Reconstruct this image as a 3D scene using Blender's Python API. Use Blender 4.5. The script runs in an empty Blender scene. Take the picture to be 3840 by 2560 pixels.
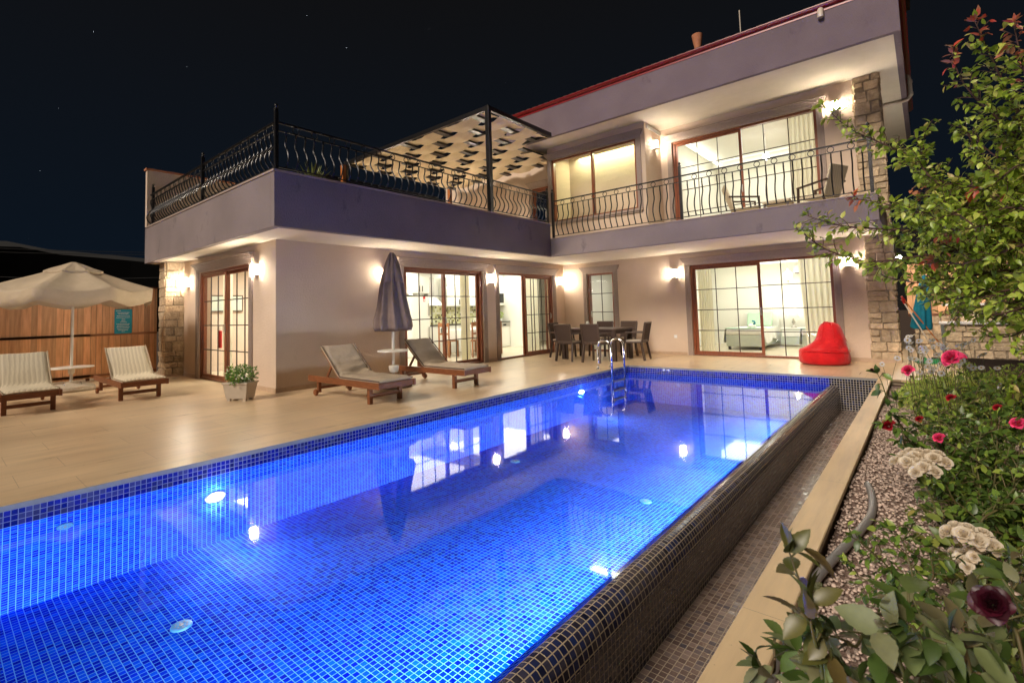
import bpy, bmesh, math, random
import numpy as np
from mathutils import Vector, Matrix
random.seed(7); np.random.seed(7)
R = math.radians
S = bpy.context.scene
COL = S.collection
# ---------------------------------------------------------------- camera
CAM = Vector((4.87203, -9.83006, 1.242))
RX = Vector((0.75425317, 0.65592942, -0.02930459)); UP = Vector((0.06225153, -0.02700957, 0.99769496)); FW = Vector((-0.65362597, 0.75433884, 0.06120466))
FPX, PX, PY = 1853.13, 1862.83, 1051.10
cd = bpy.data.cameras.new('camera'); cam = bpy.data.objects.new('camera', cd); COL.objects.link(cam)
cam.matrix_world = Matrix(((RX.x, UP.x, -FW.x, CAM.x), (RX.y, UP.y, -FW.y, CAM.y), (RX.z, UP.z, -FW.z, CAM.z), (0, 0, 0, 1)))
cd.sensor_width = 36; cd.lens = FPX / 3840 * 36
cd.shift_x = (1920 - PX) / 3840; cd.shift_y = (PY - 1280) / 3840
cd.clip_start = 0.05; cd.clip_end = 2000
cd.dof.use_dof = True; cd.dof.focus_distance = 9.0; cd.dof.aperture_fstop = 9.0
S.camera = cam
# ---------------------------------------------------------------- night sky and exposure
w = bpy.data.worlds.new('World'); S.world = w; w.use_nodes = True
nt = w.node_tree; bg = nt.nodes['Background']
tc = nt.nodes.new('ShaderNodeTexCoord'); sx = nt.nodes.new('ShaderNodeSeparateXYZ'); rp = nt.nodes.new('ShaderNodeValToRGB')
nt.links.new(tc.outputs['Generated'], sx.inputs[0]); nt.links.new(sx.outputs['Z'], rp.inputs[0]); nt.links.new(rp.outputs[0], bg.inputs[0])
rp.color_ramp.elements[0].position = 0.0; rp.color_ramp.elements[0].color = (0.0020, 0.0048, 0.0095, 1)
rp.color_ramp.elements[1].position = 0.55; rp.color_ramp.elements[1].color = (0.0032, 0.0033, 0.0038, 1)
bg.inputs[1].default_value = 0.5
# added fill from behind the camera: the one weak directional light, no moon seen
sd = bpy.data.lights.new('fill_sun', 'SUN'); sd.energy = 1.05; sd.angle = R(20); sd.color = (1.0, 0.87, 0.74)
so = bpy.data.objects.new('fill_sun', sd); COL.objects.link(so)
so.rotation_euler = Vector((0.08, 0.80, -0.56)).to_track_quat('-Z', 'Y').to_euler()
S.view_settings.view_transform = 'Standard'; S.view_settings.look = 'None'; S.view_settings.exposure = 1.68; S.view_settings.gamma = 1.0
S.cycles.use_denoising = True
S.cycles.max_bounces = 8; S.cycles.transparent_max_bounces = 16; S.cycles.glossy_bounces = 4; S.cycles.diffuse_bounces = 4
S.cycles.sample_clamp_indirect = 6.0; S.cycles.caustics_reflective = False; S.cycles.caustics_refractive = False

def ray(px, py): return FW + RX * ((px - PX) / FPX) - UP * ((py - PY) / FPX)
def at(px, py, depth): return CAM + ray(px, py) * depth
def on(px, py, ax, val):
    d = ray(px, py); i = 'XYZ'.index(ax); return CAM + d * ((val - CAM[i]) / d[i])

# ---------------------------------------------------------------- helpers
class MB:
    def __init__(s): s.v = []; s.f = []; s.uv = None
    def quad(s, *p):
        n = len(s.v); s.v += [tuple(q) for q in p]; s.f.append(tuple(range(n, n + len(p))))
    def box(s, x0, y0, z0, x1, y1, z1):
        if x0 > x1: x0, x1 = x1, x0
        if y0 > y1: y0, y1 = y1, y0
        if z0 > z1: z0, z1 = z1, z0
        n = len(s.v)
        s.v += [(x0,y0,z0),(x1,y0,z0),(x1,y1,z0),(x0,y1,z0),(x0,y0,z1),(x1,y0,z1),(x1,y1,z1),(x0,y1,z1)]
        s.f += [tuple(n+i for i in q) for q in ((0,3,2,1),(4,5,6,7),(0,1,5,4),(1,2,6,5),(2,3,7,6),(3,0,4,7))]
        return s
    def hexa(s, b, t):
        n = len(s.v); s.v += [tuple(q) for q in b] + [tuple(q) for q in t]; k = len(b)
        s.f.append(tuple(n + i for i in reversed(range(k)))); s.f.append(tuple(n + k + i for i in range(k)))
        for i in range(k): j = (i + 1) % k; s.f.append((n+i, n+j, n+k+j, n+k+i))
        return s
    def bar(s, p, q, a, b=None, up=(0,0,1)):
        b = b or a; p = Vector(p); q = Vector(q); d = (q - p).normalized(); u = Vector(up)
        if abs(d.dot(u)) > .99: u = Vector((1,0,0))
        r = d.cross(u).normalized() * (a/2); t = r.cross(d).normalized() * (b/2)
        return s.hexa([p-r-t, p+r-t, p+r+t, p-r+t], [q-r-t, q+r-t, q+r+t, q-r+t])
    def tube(s, pts, r, n=8, close=False):
        pts = [Vector(p) for p in pts]; m = len(pts); base = len(s.v); rr = r if hasattr(r, '__len__') else [r]*m
        pu = None
        for i, p in enumerate(pts):
            if close: d = pts[(i+1) % m] - pts[i-1]
            else: d = pts[min(i+1, m-1)] - pts[max(i-1, 0)]
            d.normalize()
            if pu is None:
                u = d.cross(Vector((0,0,1)))
                if u.length < .05: u = d.cross(Vector((1,0,0)))
            else: u = pu - d * pu.dot(d)
            u.normalize(); pu = u; v = d.cross(u)
            for k in range(n):
                a = 2*math.pi*k/n; s.v.append(tuple(p + (u*math.cos(a) + v*math.sin(a)) * rr[i]))
        for i in range(m if close else m-1):
            for k in range(n):
                a = base+i*n+k; b = base+i*n+(k+1) % n; c = base+((i+1) % m)*n+(k+1) % n; e = base+((i+1) % m)*n+k
                s.f.append((a, b, c, e))
        if not close:
            s.f.append(tuple(base+k for k in reversed(range(n)))); s.f.append(tuple(base+(m-1)*n+k for k in range(n)))
        return s
    def lathe(s, prof, c=(0,0,0), n=24, fn=None):
        base = len(s.v); cx, cy, cz = c
        for i, (r, z) in enumerate(prof):
            for k in range(n):
                a = 2*math.pi*k/n; rr = r*(fn(a, z, i) if fn else 1)
                s.v.append((cx+rr*math.cos(a), cy+rr*math.sin(a), cz+z))
        for i in range(len(prof)-1):
            for k in range(n):
                a = base+i*n+k; b = base+i*n+(k+1) % n; s.f.append((a, b, b+n, a+n))
        s.f.append(tuple(base+k for k in reversed(range(n)))); s.f.append(tuple(base+(len(prof)-1)*n+k for k in range(n)))
        return s
    def build(s, name, m, parent=None, bevel=0, smooth=False, seg=2, loc=None, auto=False):
        me = bpy.data.meshes.new(name); me.from_pydata(s.v, [], s.f); me.update()
        if s.uv:
            l = me.uv_layers.new(name='UVMap'); l.data.foreach_set('uv', [c for f in s.uv for p in f for c in p])
        o = bpy.data.objects.new(name, me); COL.objects.link(o); me.materials.append(m)
        if smooth: me.polygons.foreach_set('use_smooth', [True]*len(me.polygons))
        if auto: me.set_sharp_from_angle(angle=R(40))
        if bevel:
            b = o.modifiers.new('b', 'BEVEL'); b.width = bevel; b.segments = seg; b.limit_method = 'ANGLE'; b.harden_normals = False
        if parent is not None: o.parent = parent
        if loc is not None: o.location = loc
        return o
def tag(o, label, cat, group=None):
    o['label'] = label; o['category'] = cat
    if group: o['group'] = group
    return o
def thing(name, label, cat, loc=(0,0,0), rz=0, group=None):
    o = bpy.data.objects.new(name, None); COL.objects.link(o); o.location = loc; o.rotation_euler = (0,0,rz); o.empty_display_size = .1
    return tag(o, label, cat, group)
def part(name, parent, loc=(0,0,0), rz=0):
    o = bpy.data.objects.new(name, None); COL.objects.link(o); o.location = loc; o.rotation_euler = (0,0,rz); o.parent = parent; return o
def struct(o, kind='structure'):
    o['kind'] = kind; return o
def copy_tree(o, parent=None):
    c = o.copy(); COL.objects.link(c)
    if parent is not None: c.parent = parent
    for ch in list(o.children): copy_tree(ch, c)
    return c
def again(src, label, loc, rz=0):
    c = copy_tree(src); c.location = loc; c.rotation_euler = (0,0,rz); c['label'] = label; return c

# ---------------------------------------------------------------- materials
MATS = {}
def newmat(name):
    m = bpy.data.materials.new(name); m.use_nodes = True; n = m.node_tree
    return m, n, n.nodes['Principled BSDF'], n.nodes['Material Output']
def N(n, t, **k):
    x = n.nodes.new('ShaderNode' + t)
    for a, b in k.items():
        if a.startswith('i_'):
            key = a[2:]; key = int(key) if key.isdigit() else key
            x.inputs[key].default_value = b
        else: setattr(x, a, b)
    return x
def L(n, a, b): n.links.new(a, b)
def ramp(n, stops, interp='LINEAR'):
    r = N(n, 'ValToRGB'); e = r.color_ramp.elements; r.color_ramp.interpolation = interp
    while len(e) < len(stops): e.new(.5)
    for i, (p, c) in enumerate(stops): e[i].position = p; e[i].color = (*c, 1)
    return r
def pbr(name, c1, c2=None, rough=.6, scale=8, bump=0, bscale=None, metal=0, stretch=(1,1,1), island=0, detail=4, spec=.5, coord='Position', coat=0, trans=0, sheen=0, bdist=.01):
    m, n, p, out = newmat(name)
    c2 = c2 or tuple(min(1, x*.8) for x in c1)
    if coord == 'Position': src = N(n, 'NewGeometry').outputs['Position']
    else: src = N(n, 'TexCoord').outputs[coord]
    mp = N(n, 'Mapping'); mp.inputs['Scale'].default_value = stretch; L(n, src, mp.inputs[0])
    no = N(n, 'TexNoise', i_Scale=scale, i_Detail=detail, i_Roughness=.6); L(n, mp.outputs[0], no.inputs['Vector'])
    r = ramp(n, [(.3, c1), (.7, c2)]); L(n, no.outputs['Fac'], r.inputs[0]); col = r.outputs[0]
    if island:
        g = N(n, 'NewGeometry'); h = N(n, 'HueSaturation'); mr = N(n, 'MapRange'); mr.inputs[3].default_value = 1-island; mr.inputs[4].default_value = 1+island
        L(n, g.outputs['Random Per Island'], mr.inputs[0]); L(n, mr.outputs[0], h.inputs['Value']); L(n, col, h.inputs['Color']); col = h.outputs[0]
    L(n, col, p.inputs['Base Color']); p.inputs['Roughness'].default_value = rough; p.inputs['Metallic'].default_value = metal
    p.inputs['Specular IOR Level'].default_value = spec; p.inputs['Coat Weight'].default_value = coat
    if sheen: p.inputs['Sheen Weight'].default_value = sheen
    if trans: p.inputs['Transmission Weight'].default_value = trans
    if bump:
        nb = N(n, 'TexNoise', i_Scale=bscale or scale*6, i_Detail=5); L(n, mp.outputs[0], nb.inputs['Vector'])
        b = N(n, 'Bump', i_Strength=bump, i_Distance=bdist); L(n, nb.outputs['Fac'], b.inputs['Height']); L(n, b.outputs[0], p.inputs['Normal'])
    MATS[name] = m; return m
def emit(name, c, s, diffuse=None):
    m, n, p, out = newmat(name)
    p.inputs['Base Color'].default_value = (*(diffuse or c), 1); p.inputs['Emission Color'].default_value = (*c, 1); p.inputs['Emission Strength'].default_value = s
    MATS[name] = m; return m
def glass(name, tint=(1,1,1), base=.05):
    m, n, p, out = newmat(name); n.nodes.remove(p)
    t = N(n, 'BsdfTransparent'); t.inputs[0].default_value = (*tint, 1); g = N(n, 'BsdfGlossy'); g.inputs['Roughness'].default_value = .01
    fr = N(n, 'LayerWeight'); fr.inputs[0].default_value = .25; mx = N(n, 'MixShader'); mr = N(n, 'MapRange'); mr.inputs[3].default_value = base*.6; mr.inputs[4].default_value = .5
    L(n, fr.outputs['Fresnel'], mr.inputs[0]); L(n, mr.outputs[0], mx.inputs[0]); L(n, t.outputs[0], mx.inputs[1]); L(n, g.outputs[0], mx.inputs[2]); L(n, mx.outputs[0], out.inputs[0])
    MATS[name] = m; return m
def tiles(name, cols, grout, pitch=.0375, rough=.12, gw=.10, bump=.35, rvar=.25, grough=.7, stain=None, spec=.5):
    """small square mosaic laid in the UVs, which are in metres"""
    m, n, p, out = newmat(name)
    uv = N(n, 'UVMap'); sc = N(n, 'VectorMath', operation='SCALE'); sc.inputs['Scale'].default_value = 1/pitch; L(n, uv.outputs[0], sc.inputs[0])
    fl = N(n, 'VectorMath', operation='FLOOR'); L(n, sc.outputs[0], fl.inputs[0])
    fr = N(n, 'VectorMath', operation='FRACTION'); L(n, sc.outputs[0], fr.inputs[0])
    wn = N(n, 'TexWhiteNoise', noise_dimensions='3D'); L(n, fl.outputs[0], wn.inputs['Vector'])
    r = ramp(n, [(i/(len(cols)-1), c) for i, c in enumerate(cols)]); L(n, wn.outputs['Value'], r.inputs[0])
    ctr = N(n, 'VectorMath', operation='SUBTRACT'); ctr.inputs[1].default_value = (.5,.5,0); L(n, fr.outputs[0], ctr.inputs[0])
    ab = N(n, 'VectorMath', operation='ABSOLUTE'); L(n, ctr.outputs[0], ab.inputs[0]); sp = N(n, 'SeparateXYZ'); L(n, ab.outputs[0], sp.inputs[0])
    mxx = N(n, 'Math', operation='MAXIMUM'); L(n, sp.outputs[0], mxx.inputs[0]); L(n, sp.outputs[1], mxx.inputs[1])
    mk = N(n, 'MapRange', clamp=True); mk.inputs[1].default_value = .5-gw/2-.015; mk.inputs[2].default_value = .5-gw/2+.015; L(n, mxx.outputs[0], mk.inputs[0])
    mx = N(n, 'Mix', data_type='RGBA'); L(n, mk.outputs[0], mx.inputs[0]); L(n, r.outputs[0], mx.inputs[6]); mx.inputs[7].default_value = (*grout, 1)
    col = mx.outputs[2]
    if stain:
        g = N(n, 'NewGeometry'); no = N(n, 'TexNoise', i_Scale=2.5, i_Detail=6); L(n, g.outputs['Position'], no.inputs['Vector'])
        rr = ramp(n, [(.50, (0,0,0)), (.75, (.42,.42,.42))]); L(n, no.outputs['Fac'], rr.inputs[0])
        m2 = N(n, 'Mix', data_type='RGBA'); L(n, rr.outputs[0], m2.inputs[0]); L(n, col, m2.inputs[6]); m2.inputs[7].default_value = (*stain, 1); col = m2.outputs[2]
    L(n, col, p.inputs['Base Color'])
    p.inputs['Specular IOR Level'].default_value = spec
    rm = N(n, 'MapRange'); rm.inputs[3].default_value = rough; rm.inputs[4].default_value = rough+rvar; L(n, wn.outputs['Value'], rm.inputs[0])
    rg = N(n, 'Mix', data_type='FLOAT'); L(n, mk.outputs[0], rg.inputs[0]); L(n, rm.outputs[0], rg.inputs[2]); rg.inputs[3].default_value = grough; L(n, rg.outputs[0], p.inputs['Roughness'])
    iv = N(n, 'Math', operation='SUBTRACT'); iv.inputs[0].default_value = 1; L(n, mk.outputs[0], iv.inputs[1])
    wm = N(n, 'Math', operation='MULTIPLY'); wm.inputs[1].default_value = .35; L(n, wn.outputs['Value'], wm.inputs[0])
    ad = N(n, 'Math', operation='ADD'); L(n, iv.outputs[0], ad.inputs[0]); L(n, wm.outputs[0], ad.inputs[1])
    b = N(n, 'Bump', i_Strength=bump, i_Distance=.002); L(n, ad.outputs[0], b.inputs['Height']); L(n, b.outputs[0], p.inputs['Normal'])
    MATS[name] = m; return m
def leafmat(name, stops, trans=.25, rough=.4):
    m, n, p, out = newmat(name); g = N(n, 'NewGeometry'); r = ramp(n, stops); L(n, g.outputs['Random Per Island'], r.inputs[0])
    no = N(n, 'TexNoise', i_Scale=90, i_Detail=2); L(n, g.outputs['Position'], no.inputs['Vector']); h = N(n, 'HueSaturation'); mr = N(n, 'MapRange'); mr.inputs[3].default_value = .8; mr.inputs[4].default_value = 1.2
    L(n, no.outputs['Fac'], mr.inputs[0]); L(n, mr.outputs[0], h.inputs['Value']); L(n, r.outputs[0], h.inputs['Color'])
    L(n, h.outputs[0], p.inputs['Base Color']); p.inputs['Roughness'].default_value = rough
    tr = N(n, 'BsdfTranslucent'); L(n, h.outputs[0], tr.inputs[0]); mx = N(n, 'MixShader', i_0=trans)
    L(n, p.outputs[0], mx.inputs[1]); L(n, tr.outputs[0], mx.inputs[2]); L(n, mx.outputs[0], out.inputs[0])
    MATS[name] = m; return m
# parapet render with grey weather stains
def weathered(name, c1, c2, st, th=.60):
    m, n, p, out = newmat(name); g = N(n, 'NewGeometry'); pos = g.outputs['Position']
    a = N(n, 'TexNoise', i_Scale=1.0, i_Detail=5); L(n, pos, a.inputs['Vector']); r = ramp(n, [(.35, c1), (.65, c2)]); L(n, a.outputs['Fac'], r.inputs[0])
    mq = N(n, 'Mapping'); mq.inputs['Scale'].default_value = (1,1,.55); L(n, pos, mq.inputs[0]); b = N(n, 'TexNoise', i_Scale=2.6, i_Detail=9, i_Roughness=.68); L(n, mq.outputs[0], b.inputs['Vector']); rr = ramp(n, [(th, (0,0,0)), (th+.15, (.85,.85,.85))]); L(n, b.outputs['Fac'], rr.inputs[0])
    mx = N(n, 'Mix', data_type='RGBA'); L(n, rr.outputs[0], mx.inputs[0]); L(n, r.outputs[0], mx.inputs[6]); mx.inputs[7].default_value = (*st, 1)
    L(n, mx.outputs[2], p.inputs['Base Color']); p.inputs['Roughness'].default_value = .9
    mp = N(n, 'Mapping'); mp.inputs['Scale'].default_value = (1,1,.3); L(n, pos, mp.inputs[0]); nb = N(n, 'TexNoise', i_Scale=110, i_Detail=5); L(n, mp.outputs[0], nb.inputs['Vector'])
    bp = N(n, 'Bump', i_Strength=.9, i_Distance=.016); L(n, nb.outputs['Fac'], bp.inputs['Height']); L(n, bp.outputs[0], p.inputs['Normal']); MATS[name] = m
weathered('stucco', (.66,.52,.40), (.585,.455,.345), (.43,.33,.25), .66)
weathered('parapet', (.235,.19,.185), (.195,.155,.15), (.045,.036,.04))  # same paint as the walls, dimmer light put into its colour
weathered('fascia', (.19,.145,.165), (.16,.12,.14), (.10,.07,.095))  # wall paint too, purple pool and sky light mixed into the colour
pbr('soffit', (.70,.62,.49), (.64,.56,.44), rough=.9, scale=3, bump=.2, bscale=60)
pbr('casing', (.36,.28,.235), (.31,.24,.20), rough=.7, scale=20, bump=.15)
pbr('trim_stone', (.50,.36,.25), (.42,.30,.2), rough=.5, scale=14)
pbr('redwood_frame', (.26,.075,.028), (.17,.045,.018), rough=.32, scale=5, stretch=(9,9,1), coat=.3, bump=.1)
pbr('bars_dark', (.06,.03,.02), (.04,.02,.015), rough=.4)
pbr('iron', (.02,.019,.02), (.04,.037,.036), rough=.28, scale=30, metal=.6, spec=.7, bump=.3, bscale=90)
pbr('red_metal', (.30,.010,.016), (.26,.008,.014), rough=.3, scale=6)
pbr('roof_tile', (.045,.03,.022), (.03,.02,.016), rough=.8, scale=8, island=.3)
pbr('terracotta', (.50,.20,.10), (.40,.15,.07), rough=.8, scale=15)
pbr('int_wall', (.82,.81,.73), (.80,.79,.71), rough=.8, scale=2)
pbr('int_white', (.82,.82,.76), (.80,.80,.74), rough=.6, scale=2)
pbr('int_floor', (.62,.55,.40), (.56,.49,.35), rough=.25, scale=3)
pbr('cabinet', (.80,.80,.74), (.78,.78,.72), rough=.35, scale=3)
pbr('steel', (.55,.55,.55), (.48,.48,.48), rough=.22, metal=1, scale=20)
pbr('brushed', (.50,.48,.44), (.42,.40,.37), rough=.4, metal=.8, scale=60)
pbr('black', (.008,.008,.008), (.012,.011,.011), rough=.6)
pbr('counter', (.05,.045,.04), (.10,.09,.08), rough=.15, scale=80)
pbr('chair_wood', (.38,.17,.075), (.28,.12,.05), rough=.4, scale=6, stretch=(4,4,1))
pbr('linen', (.80,.80,.74), (.74,.74,.68), rough=.9, scale=8, bump=.4, bscale=20, bdist=.03)
pbr('mint', (.46,.64,.46), (.40,.57,.42), rough=.9, scale=8, bump=.3)
pbr('divan', (.52,.57,.48), (.47,.52,.44), rough=.8)
def clothmat(name, c, tr_=.5):
    m, n, p, out = newmat(name); p.inputs['Base Color'].default_value = (*c,1); p.inputs['Roughness'].default_value = .95; tr = N(n, 'BsdfTranslucent'); tr.inputs[0].default_value = (*c,1); mx = N(n, 'MixShader', i_0=tr_)
    L(n, p.outputs[0], mx.inputs[1]); L(n, tr.outputs[0], mx.inputs[2]); L(n, mx.outputs[0], out.inputs[0]); MATS[name] = m
clothmat('curtain', (.80,.77,.62), .55)
pbr('teak', (.25,.085,.030), (.15,.048,.018), rough=.38, scale=5, stretch=(2,9,9), bump=.2, bscale=30, island=.15)
pbr('teak_y', (.25,.085,.030), (.15,.048,.018), rough=.38, scale=5, stretch=(9,2,9), bump=.2, bscale=30, island=.15)
pbr('cushion_tan', (.44,.35,.25), (.37,.29,.205), rough=.95, scale=4, bump=.6, bscale=9, bdist=.03)
pbr('piping', (.13,.085,.06), rough=.8); pbr('piping_tan', (.42,.33,.22), rough=.8)
def weave(name, c1, c2, s=90):
    m, n, p, out = newmat(name); t = N(n, 'TexCoord'); wv = N(n, 'TexWave', wave_type='BANDS', bands_direction='DIAGONAL', i_Scale=s/6, i_Distortion=1.2); L(n, t.outputs['Object'], wv.inputs['Vector'])
    ck = N(n, 'TexChecker', i_Scale=s); L(n, t.outputs['Object'], ck.inputs['Vector']); r = ramp(n, [(.35, c1), (.65, c2)]); L(n, wv.outputs['Fac'], r.inputs[0])
    mx = N(n, 'Mix', data_type='RGBA', i_0=.35); L(n, r.outputs[0], mx.inputs[6]); m2 = N(n, 'Mix', data_type='RGBA'); m2.inputs[6].default_value = (*c1,1); m2.inputs[7].default_value = (*c2,1); L(n, ck.outputs['Fac'], m2.inputs[0]); L(n, m2.outputs[2], mx.inputs[7])
    L(n, mx.outputs[2], p.inputs['Base Color']); p.inputs['Roughness'].default_value = .9; b = N(n, 'Bump', i_Strength=.5, i_Distance=.005); L(n, ck.outputs['Fac'], b.inputs['Height']); L(n, b.outputs[0], p.inputs['Normal']); MATS[name] = m
weave('cushion_woven', (.74,.65,.48), (.56,.47,.33), 70)
weave('rattan', (.075,.045,.032), (.045,.027,.02), 90)
pbr('plastic_brown', (.07,.042,.03), (.06,.036,.026), rough=.38, scale=30)
pbr('seat_pad', (.50,.42,.33), (.44,.37,.29), rough=.9, bump=.3)
pbr('canvas', (.60,.48,.33), (.50,.395,.27), rough=.95, scale=2.5, bump=.5, bscale=6, bdist=.04)
pbr('canvas_old', (.28,.205,.175), (.20,.145,.13), rough=.95, scale=5, bump=.6, bscale=8, bdist=.04)
pbr('shade_cloth', (.82,.68,.46), (.72,.58,.38), rough=.95, scale=3, bump=.6, bscale=10, bdist=.03, stretch=(.4,2,1))
pbr('pole_white', (.72,.68,.60), (.68,.63,.55), rough=.35, scale=10)
pbr('concrete_base', (.50,.42,.32), (.42,.35,.26), rough=.8, scale=20, bump=.3)
pbr('planter', (.50,.43,.34), (.46,.39,.31), rough=.5, scale=12)
pbr('soil', (.055,.025,.014), (.10,.045,.022), rough=.95, scale=14, bump=1, bscale=50, bdist=.03)
pbr('gravel_bed', (.34,.23,.18), (.2,.13,.10), rough=.9, scale=60, bump=1, bscale=120, bdist=.02)
pbr('pebble', (.60,.47,.39), (.44,.33,.27), rough=.75, scale=30, island=.55)
pbr('bean_red', (.66,.006,.010), (.50,.004,.008), rough=.72, scale=6, bump=.55, bscale=9, bdist=.04, sheen=.2, spec=.25)
pbr('teal', (.0,.34,.46), (.0,.28,.40), rough=.5, scale=10)
pbr('teal_cloth', (.0,.22,.33), (.0,.15,.24), rough=.8, scale=10, bump=.3)
pbr('white_paint', (.80,.80,.78), rough=.5)
pbr('hose_grey', (.27,.25,.24), (.22,.205,.20), rough=.42, scale=14, bump=.15, bscale=60)
pbr('bark', (.10,.045,.03), (.06,.03,.02), rough=.85, scale=25, bump=.6)
pbr('stem_green', (.10,.14,.03), (.12,.06,.03), rough=.6, scale=12)
pbr('plank', (.86,.50,.26), (.60,.29,.13), rough=.6, scale=3.2, stretch=(6,6,.55), bump=.4, bscale=20, island=.28)
pbr('plank_rail', (.42,.19,.085), (.30,.12,.05), rough=.7, scale=4, stretch=(4,1,4))
pbr('plank_dark', (.17,.06,.025), (.10,.035,.015), rough=.7, scale=4, stretch=(4,1,4))
pbr('stone_cream', (.56,.44,.29), (.36,.26,.165), rough=.9, scale=9, bump=1.0, bscale=22, bdist=.03, island=.25, detail=8)
pbr('mortar', (.34,.27,.19), (.22,.17,.115), rough=.95, scale=25, bump=.8)
pbr('marble_top', (.52,.50,.47), (.44,.42,.40), rough=.25, scale=10)
pbr('hill', (.0028,.0035,.003), (.0018,.0022,.002), rough=1, scale=.05)
pbr('cable', (.02,.02,.02), rough=.6)
pbr('ground', (.09,.055,.035), (.05,.03,.02), rough=.95, scale=3, bump=.5)
pbr('chrome', (.72,.72,.74), rough=.08, metal=1)
pbr('fitting', (.05,.30,.55), (.04,.25,.5), rough=.3)
pbr('pvc', (.62,.54,.45), rough=.4)
pbr('rose_pink', (.90,.08,.22), (.78,.04,.15), rough=.5, scale=60, island=.3)
pbr('rose_red', (.42,.008,.02), (.30,.005,.015), rough=.5, scale=60, island=.3)
pbr('rose_dark', (.05,.003,.010), (.035,.002,.008), rough=.45, scale=60, island=.4)
pbr('daisy_white', (.74,.70,.66), rough=.6)
pbr('daisy_eye', (.55,.35,.03), rough=.7)
pbr('yucca', (.32,.34,.10), (.16,.20,.05), rough=.5, scale=10, island=.4)
pbr('green_plastic', (.0,.35,.12), rough=.4)
pbr('orange_wood', (.55,.17,.03), rough=.5)
pbr('steel_grey', (.3,.29,.27), rough=.4)
pbr('red_plastic', (.6,.01,.01), rough=.4)
pbr('bath_tile', (.62,.70,.26), (.55,.62,.22), rough=.3, scale=2)
emit('sconce_glow', (1.0,.89,.72), 60)
emit('globe_glow', (1.0,.94,.80), 10)
emit('cove_glow', (1.0,.98,.84), 1.0)
emit('shade_glow', (.95,.90,.55), .25)
emit('pool_lamp', (1.0,.97,.92), 110)
emit('far_lamp', (1.0,.98,.92), 120)
glass('glass'); glass('white_glass', base=.02)
tiles('pool_blue', [(0,.008,.50),(0,.028,.85),(0,.11,.95),(0,.045,.9),(0,.014,.62)], (.16,.44,.92), rough=.9, gw=.12, spec=0, bump=.1)
tiles('band_blue', [(0,.004,.20),(0,.006,.36),(.0,.004,.12),(0,.010,.30)], (.34,.36,.50), rough=.1, gw=.10)
tiles('edge_unlit', [(.020,.028,.09),(.010,.012,.035),(.035,.03,.045),(.016,.032,.13),(.06,.05,.055)], (.46,.37,.25), rough=.07, gw=.13, rvar=.15, stain=(.24,.195,.17))  # the blue pool tile again, coloured dark for lack of pool light
tiles('face_unlit', [(.006,.010,.04),(.004,.005,.014),(.012,.010,.018),(.005,.016,.075)], (.50,.44,.36), rough=.08, gw=.13, rvar=.1)  # same blue tile, its unlit look put into the colour
tiles('trough_brown', [(.21,.145,.12),(.13,.09,.08),(.27,.195,.165),(.08,.065,.08)], (.46,.37,.27), rough=.14, gw=.10, bump=.6)
# travertine boards of the deck
def deckmat(name, c1, c2, bw=1.2, bh=.22, rough=.24, mortar=.0016):
    m, n, p, out = newmat(name); g = N(n, 'NewGeometry'); sp = N(n, 'SeparateXYZ'); L(n, g.outputs['Position'], sp.inputs[0]); cb = N(n, 'CombineXYZ'); L(n, sp.outputs[1], cb.inputs[0]); L(n, sp.outputs[0], cb.inputs[1])
    br = N(n, 'TexBrick', offset=.37, i_Scale=1.0); br.inputs['Mortar Size'].default_value = mortar; br.inputs['Brick Width'].default_value = bw; br.inputs['Row Height'].default_value = bh
    br.inputs['Color1'].default_value = (*c1,1); br.inputs['Color2'].default_value = (*c2,1); br.inputs['Mortar'].default_value = tuple(x*.45 for x in c1)+(1,); br.inputs['Bias'].default_value = -.2; br.inputs['Mortar Smooth'].default_value = .3
    L(n, cb.outputs[0], br.inputs['Vector'])
    mp = N(n, 'Mapping'); mp.inputs['Scale'].default_value = (7,.6,1); L(n, g.outputs['Position'], mp.inputs[0]); no = N(n, 'TexNoise', i_Scale=1.6, i_Detail=7, i_Roughness=.65); L(n, mp.outputs[0], no.inputs['Vector'])
    r = ramp(n, [(.3, (.82,.79,.75)), (.5,(1,1,1)), (.72, (1.12,1.12,1.10))]); L(n, no.outputs['Fac'], r.inputs[0])
    mx = N(n, 'Mix', data_type='RGBA', blend_type='MULTIPLY', i_0=1.0); L(n, br.outputs['Color'], mx.inputs[6]); L(n, r.outputs[0], mx.inputs[7])
    n2 = N(n, 'TexNoise', i_Scale=.9, i_Detail=5); L(n, g.outputs['Position'], n2.inputs['Vector']); r2 = ramp(n, [(.3,(.84,.82,.8)),(.7,(1.08,1.08,1.08))]); L(n, n2.outputs['Fac'], r2.inputs[0])
    m2 = N(n, 'Mix', data_type='RGBA', blend_type='MULTIPLY', i_0=1.0); L(n, mx.outputs[2], m2.inputs[6]); L(n, r2.outputs[0], m2.inputs[7])
    vo = N(n, 'TexNoise', i_Scale=34, i_Detail=3); L(n, g.outputs['Position'], vo.inputs['Vector']); rv = ramp(n, [(.70,(1,1,1)),(.76,(.45,.4,.35))]); L(n, vo.outputs['Fac'], rv.inputs[0])
    m3 = N(n, 'Mix', data_type='RGBA', blend_type='MULTIPLY', i_0=1.0); L(n, m2.outputs[2], m3.inputs[6]); L(n, rv.outputs[0], m3.inputs[7])
    L(n, m3.outputs[2], p.inputs['Base Color'])
    mr = N(n, 'MapRange'); mr.inputs[3].default_value = rough; mr.inputs[4].default_value = rough+.22; L(n, no.outputs['Fac'], mr.inputs[0]); L(n, mr.outputs[0], p.inputs['Roughness'])
    b = N(n, 'Bump', i_Strength=.12, i_Distance=.004); L(n, no.outputs['Fac'], b.inputs['Height']); L(n, b.outputs[0], p.inputs['Normal']); MATS[name] = m
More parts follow.
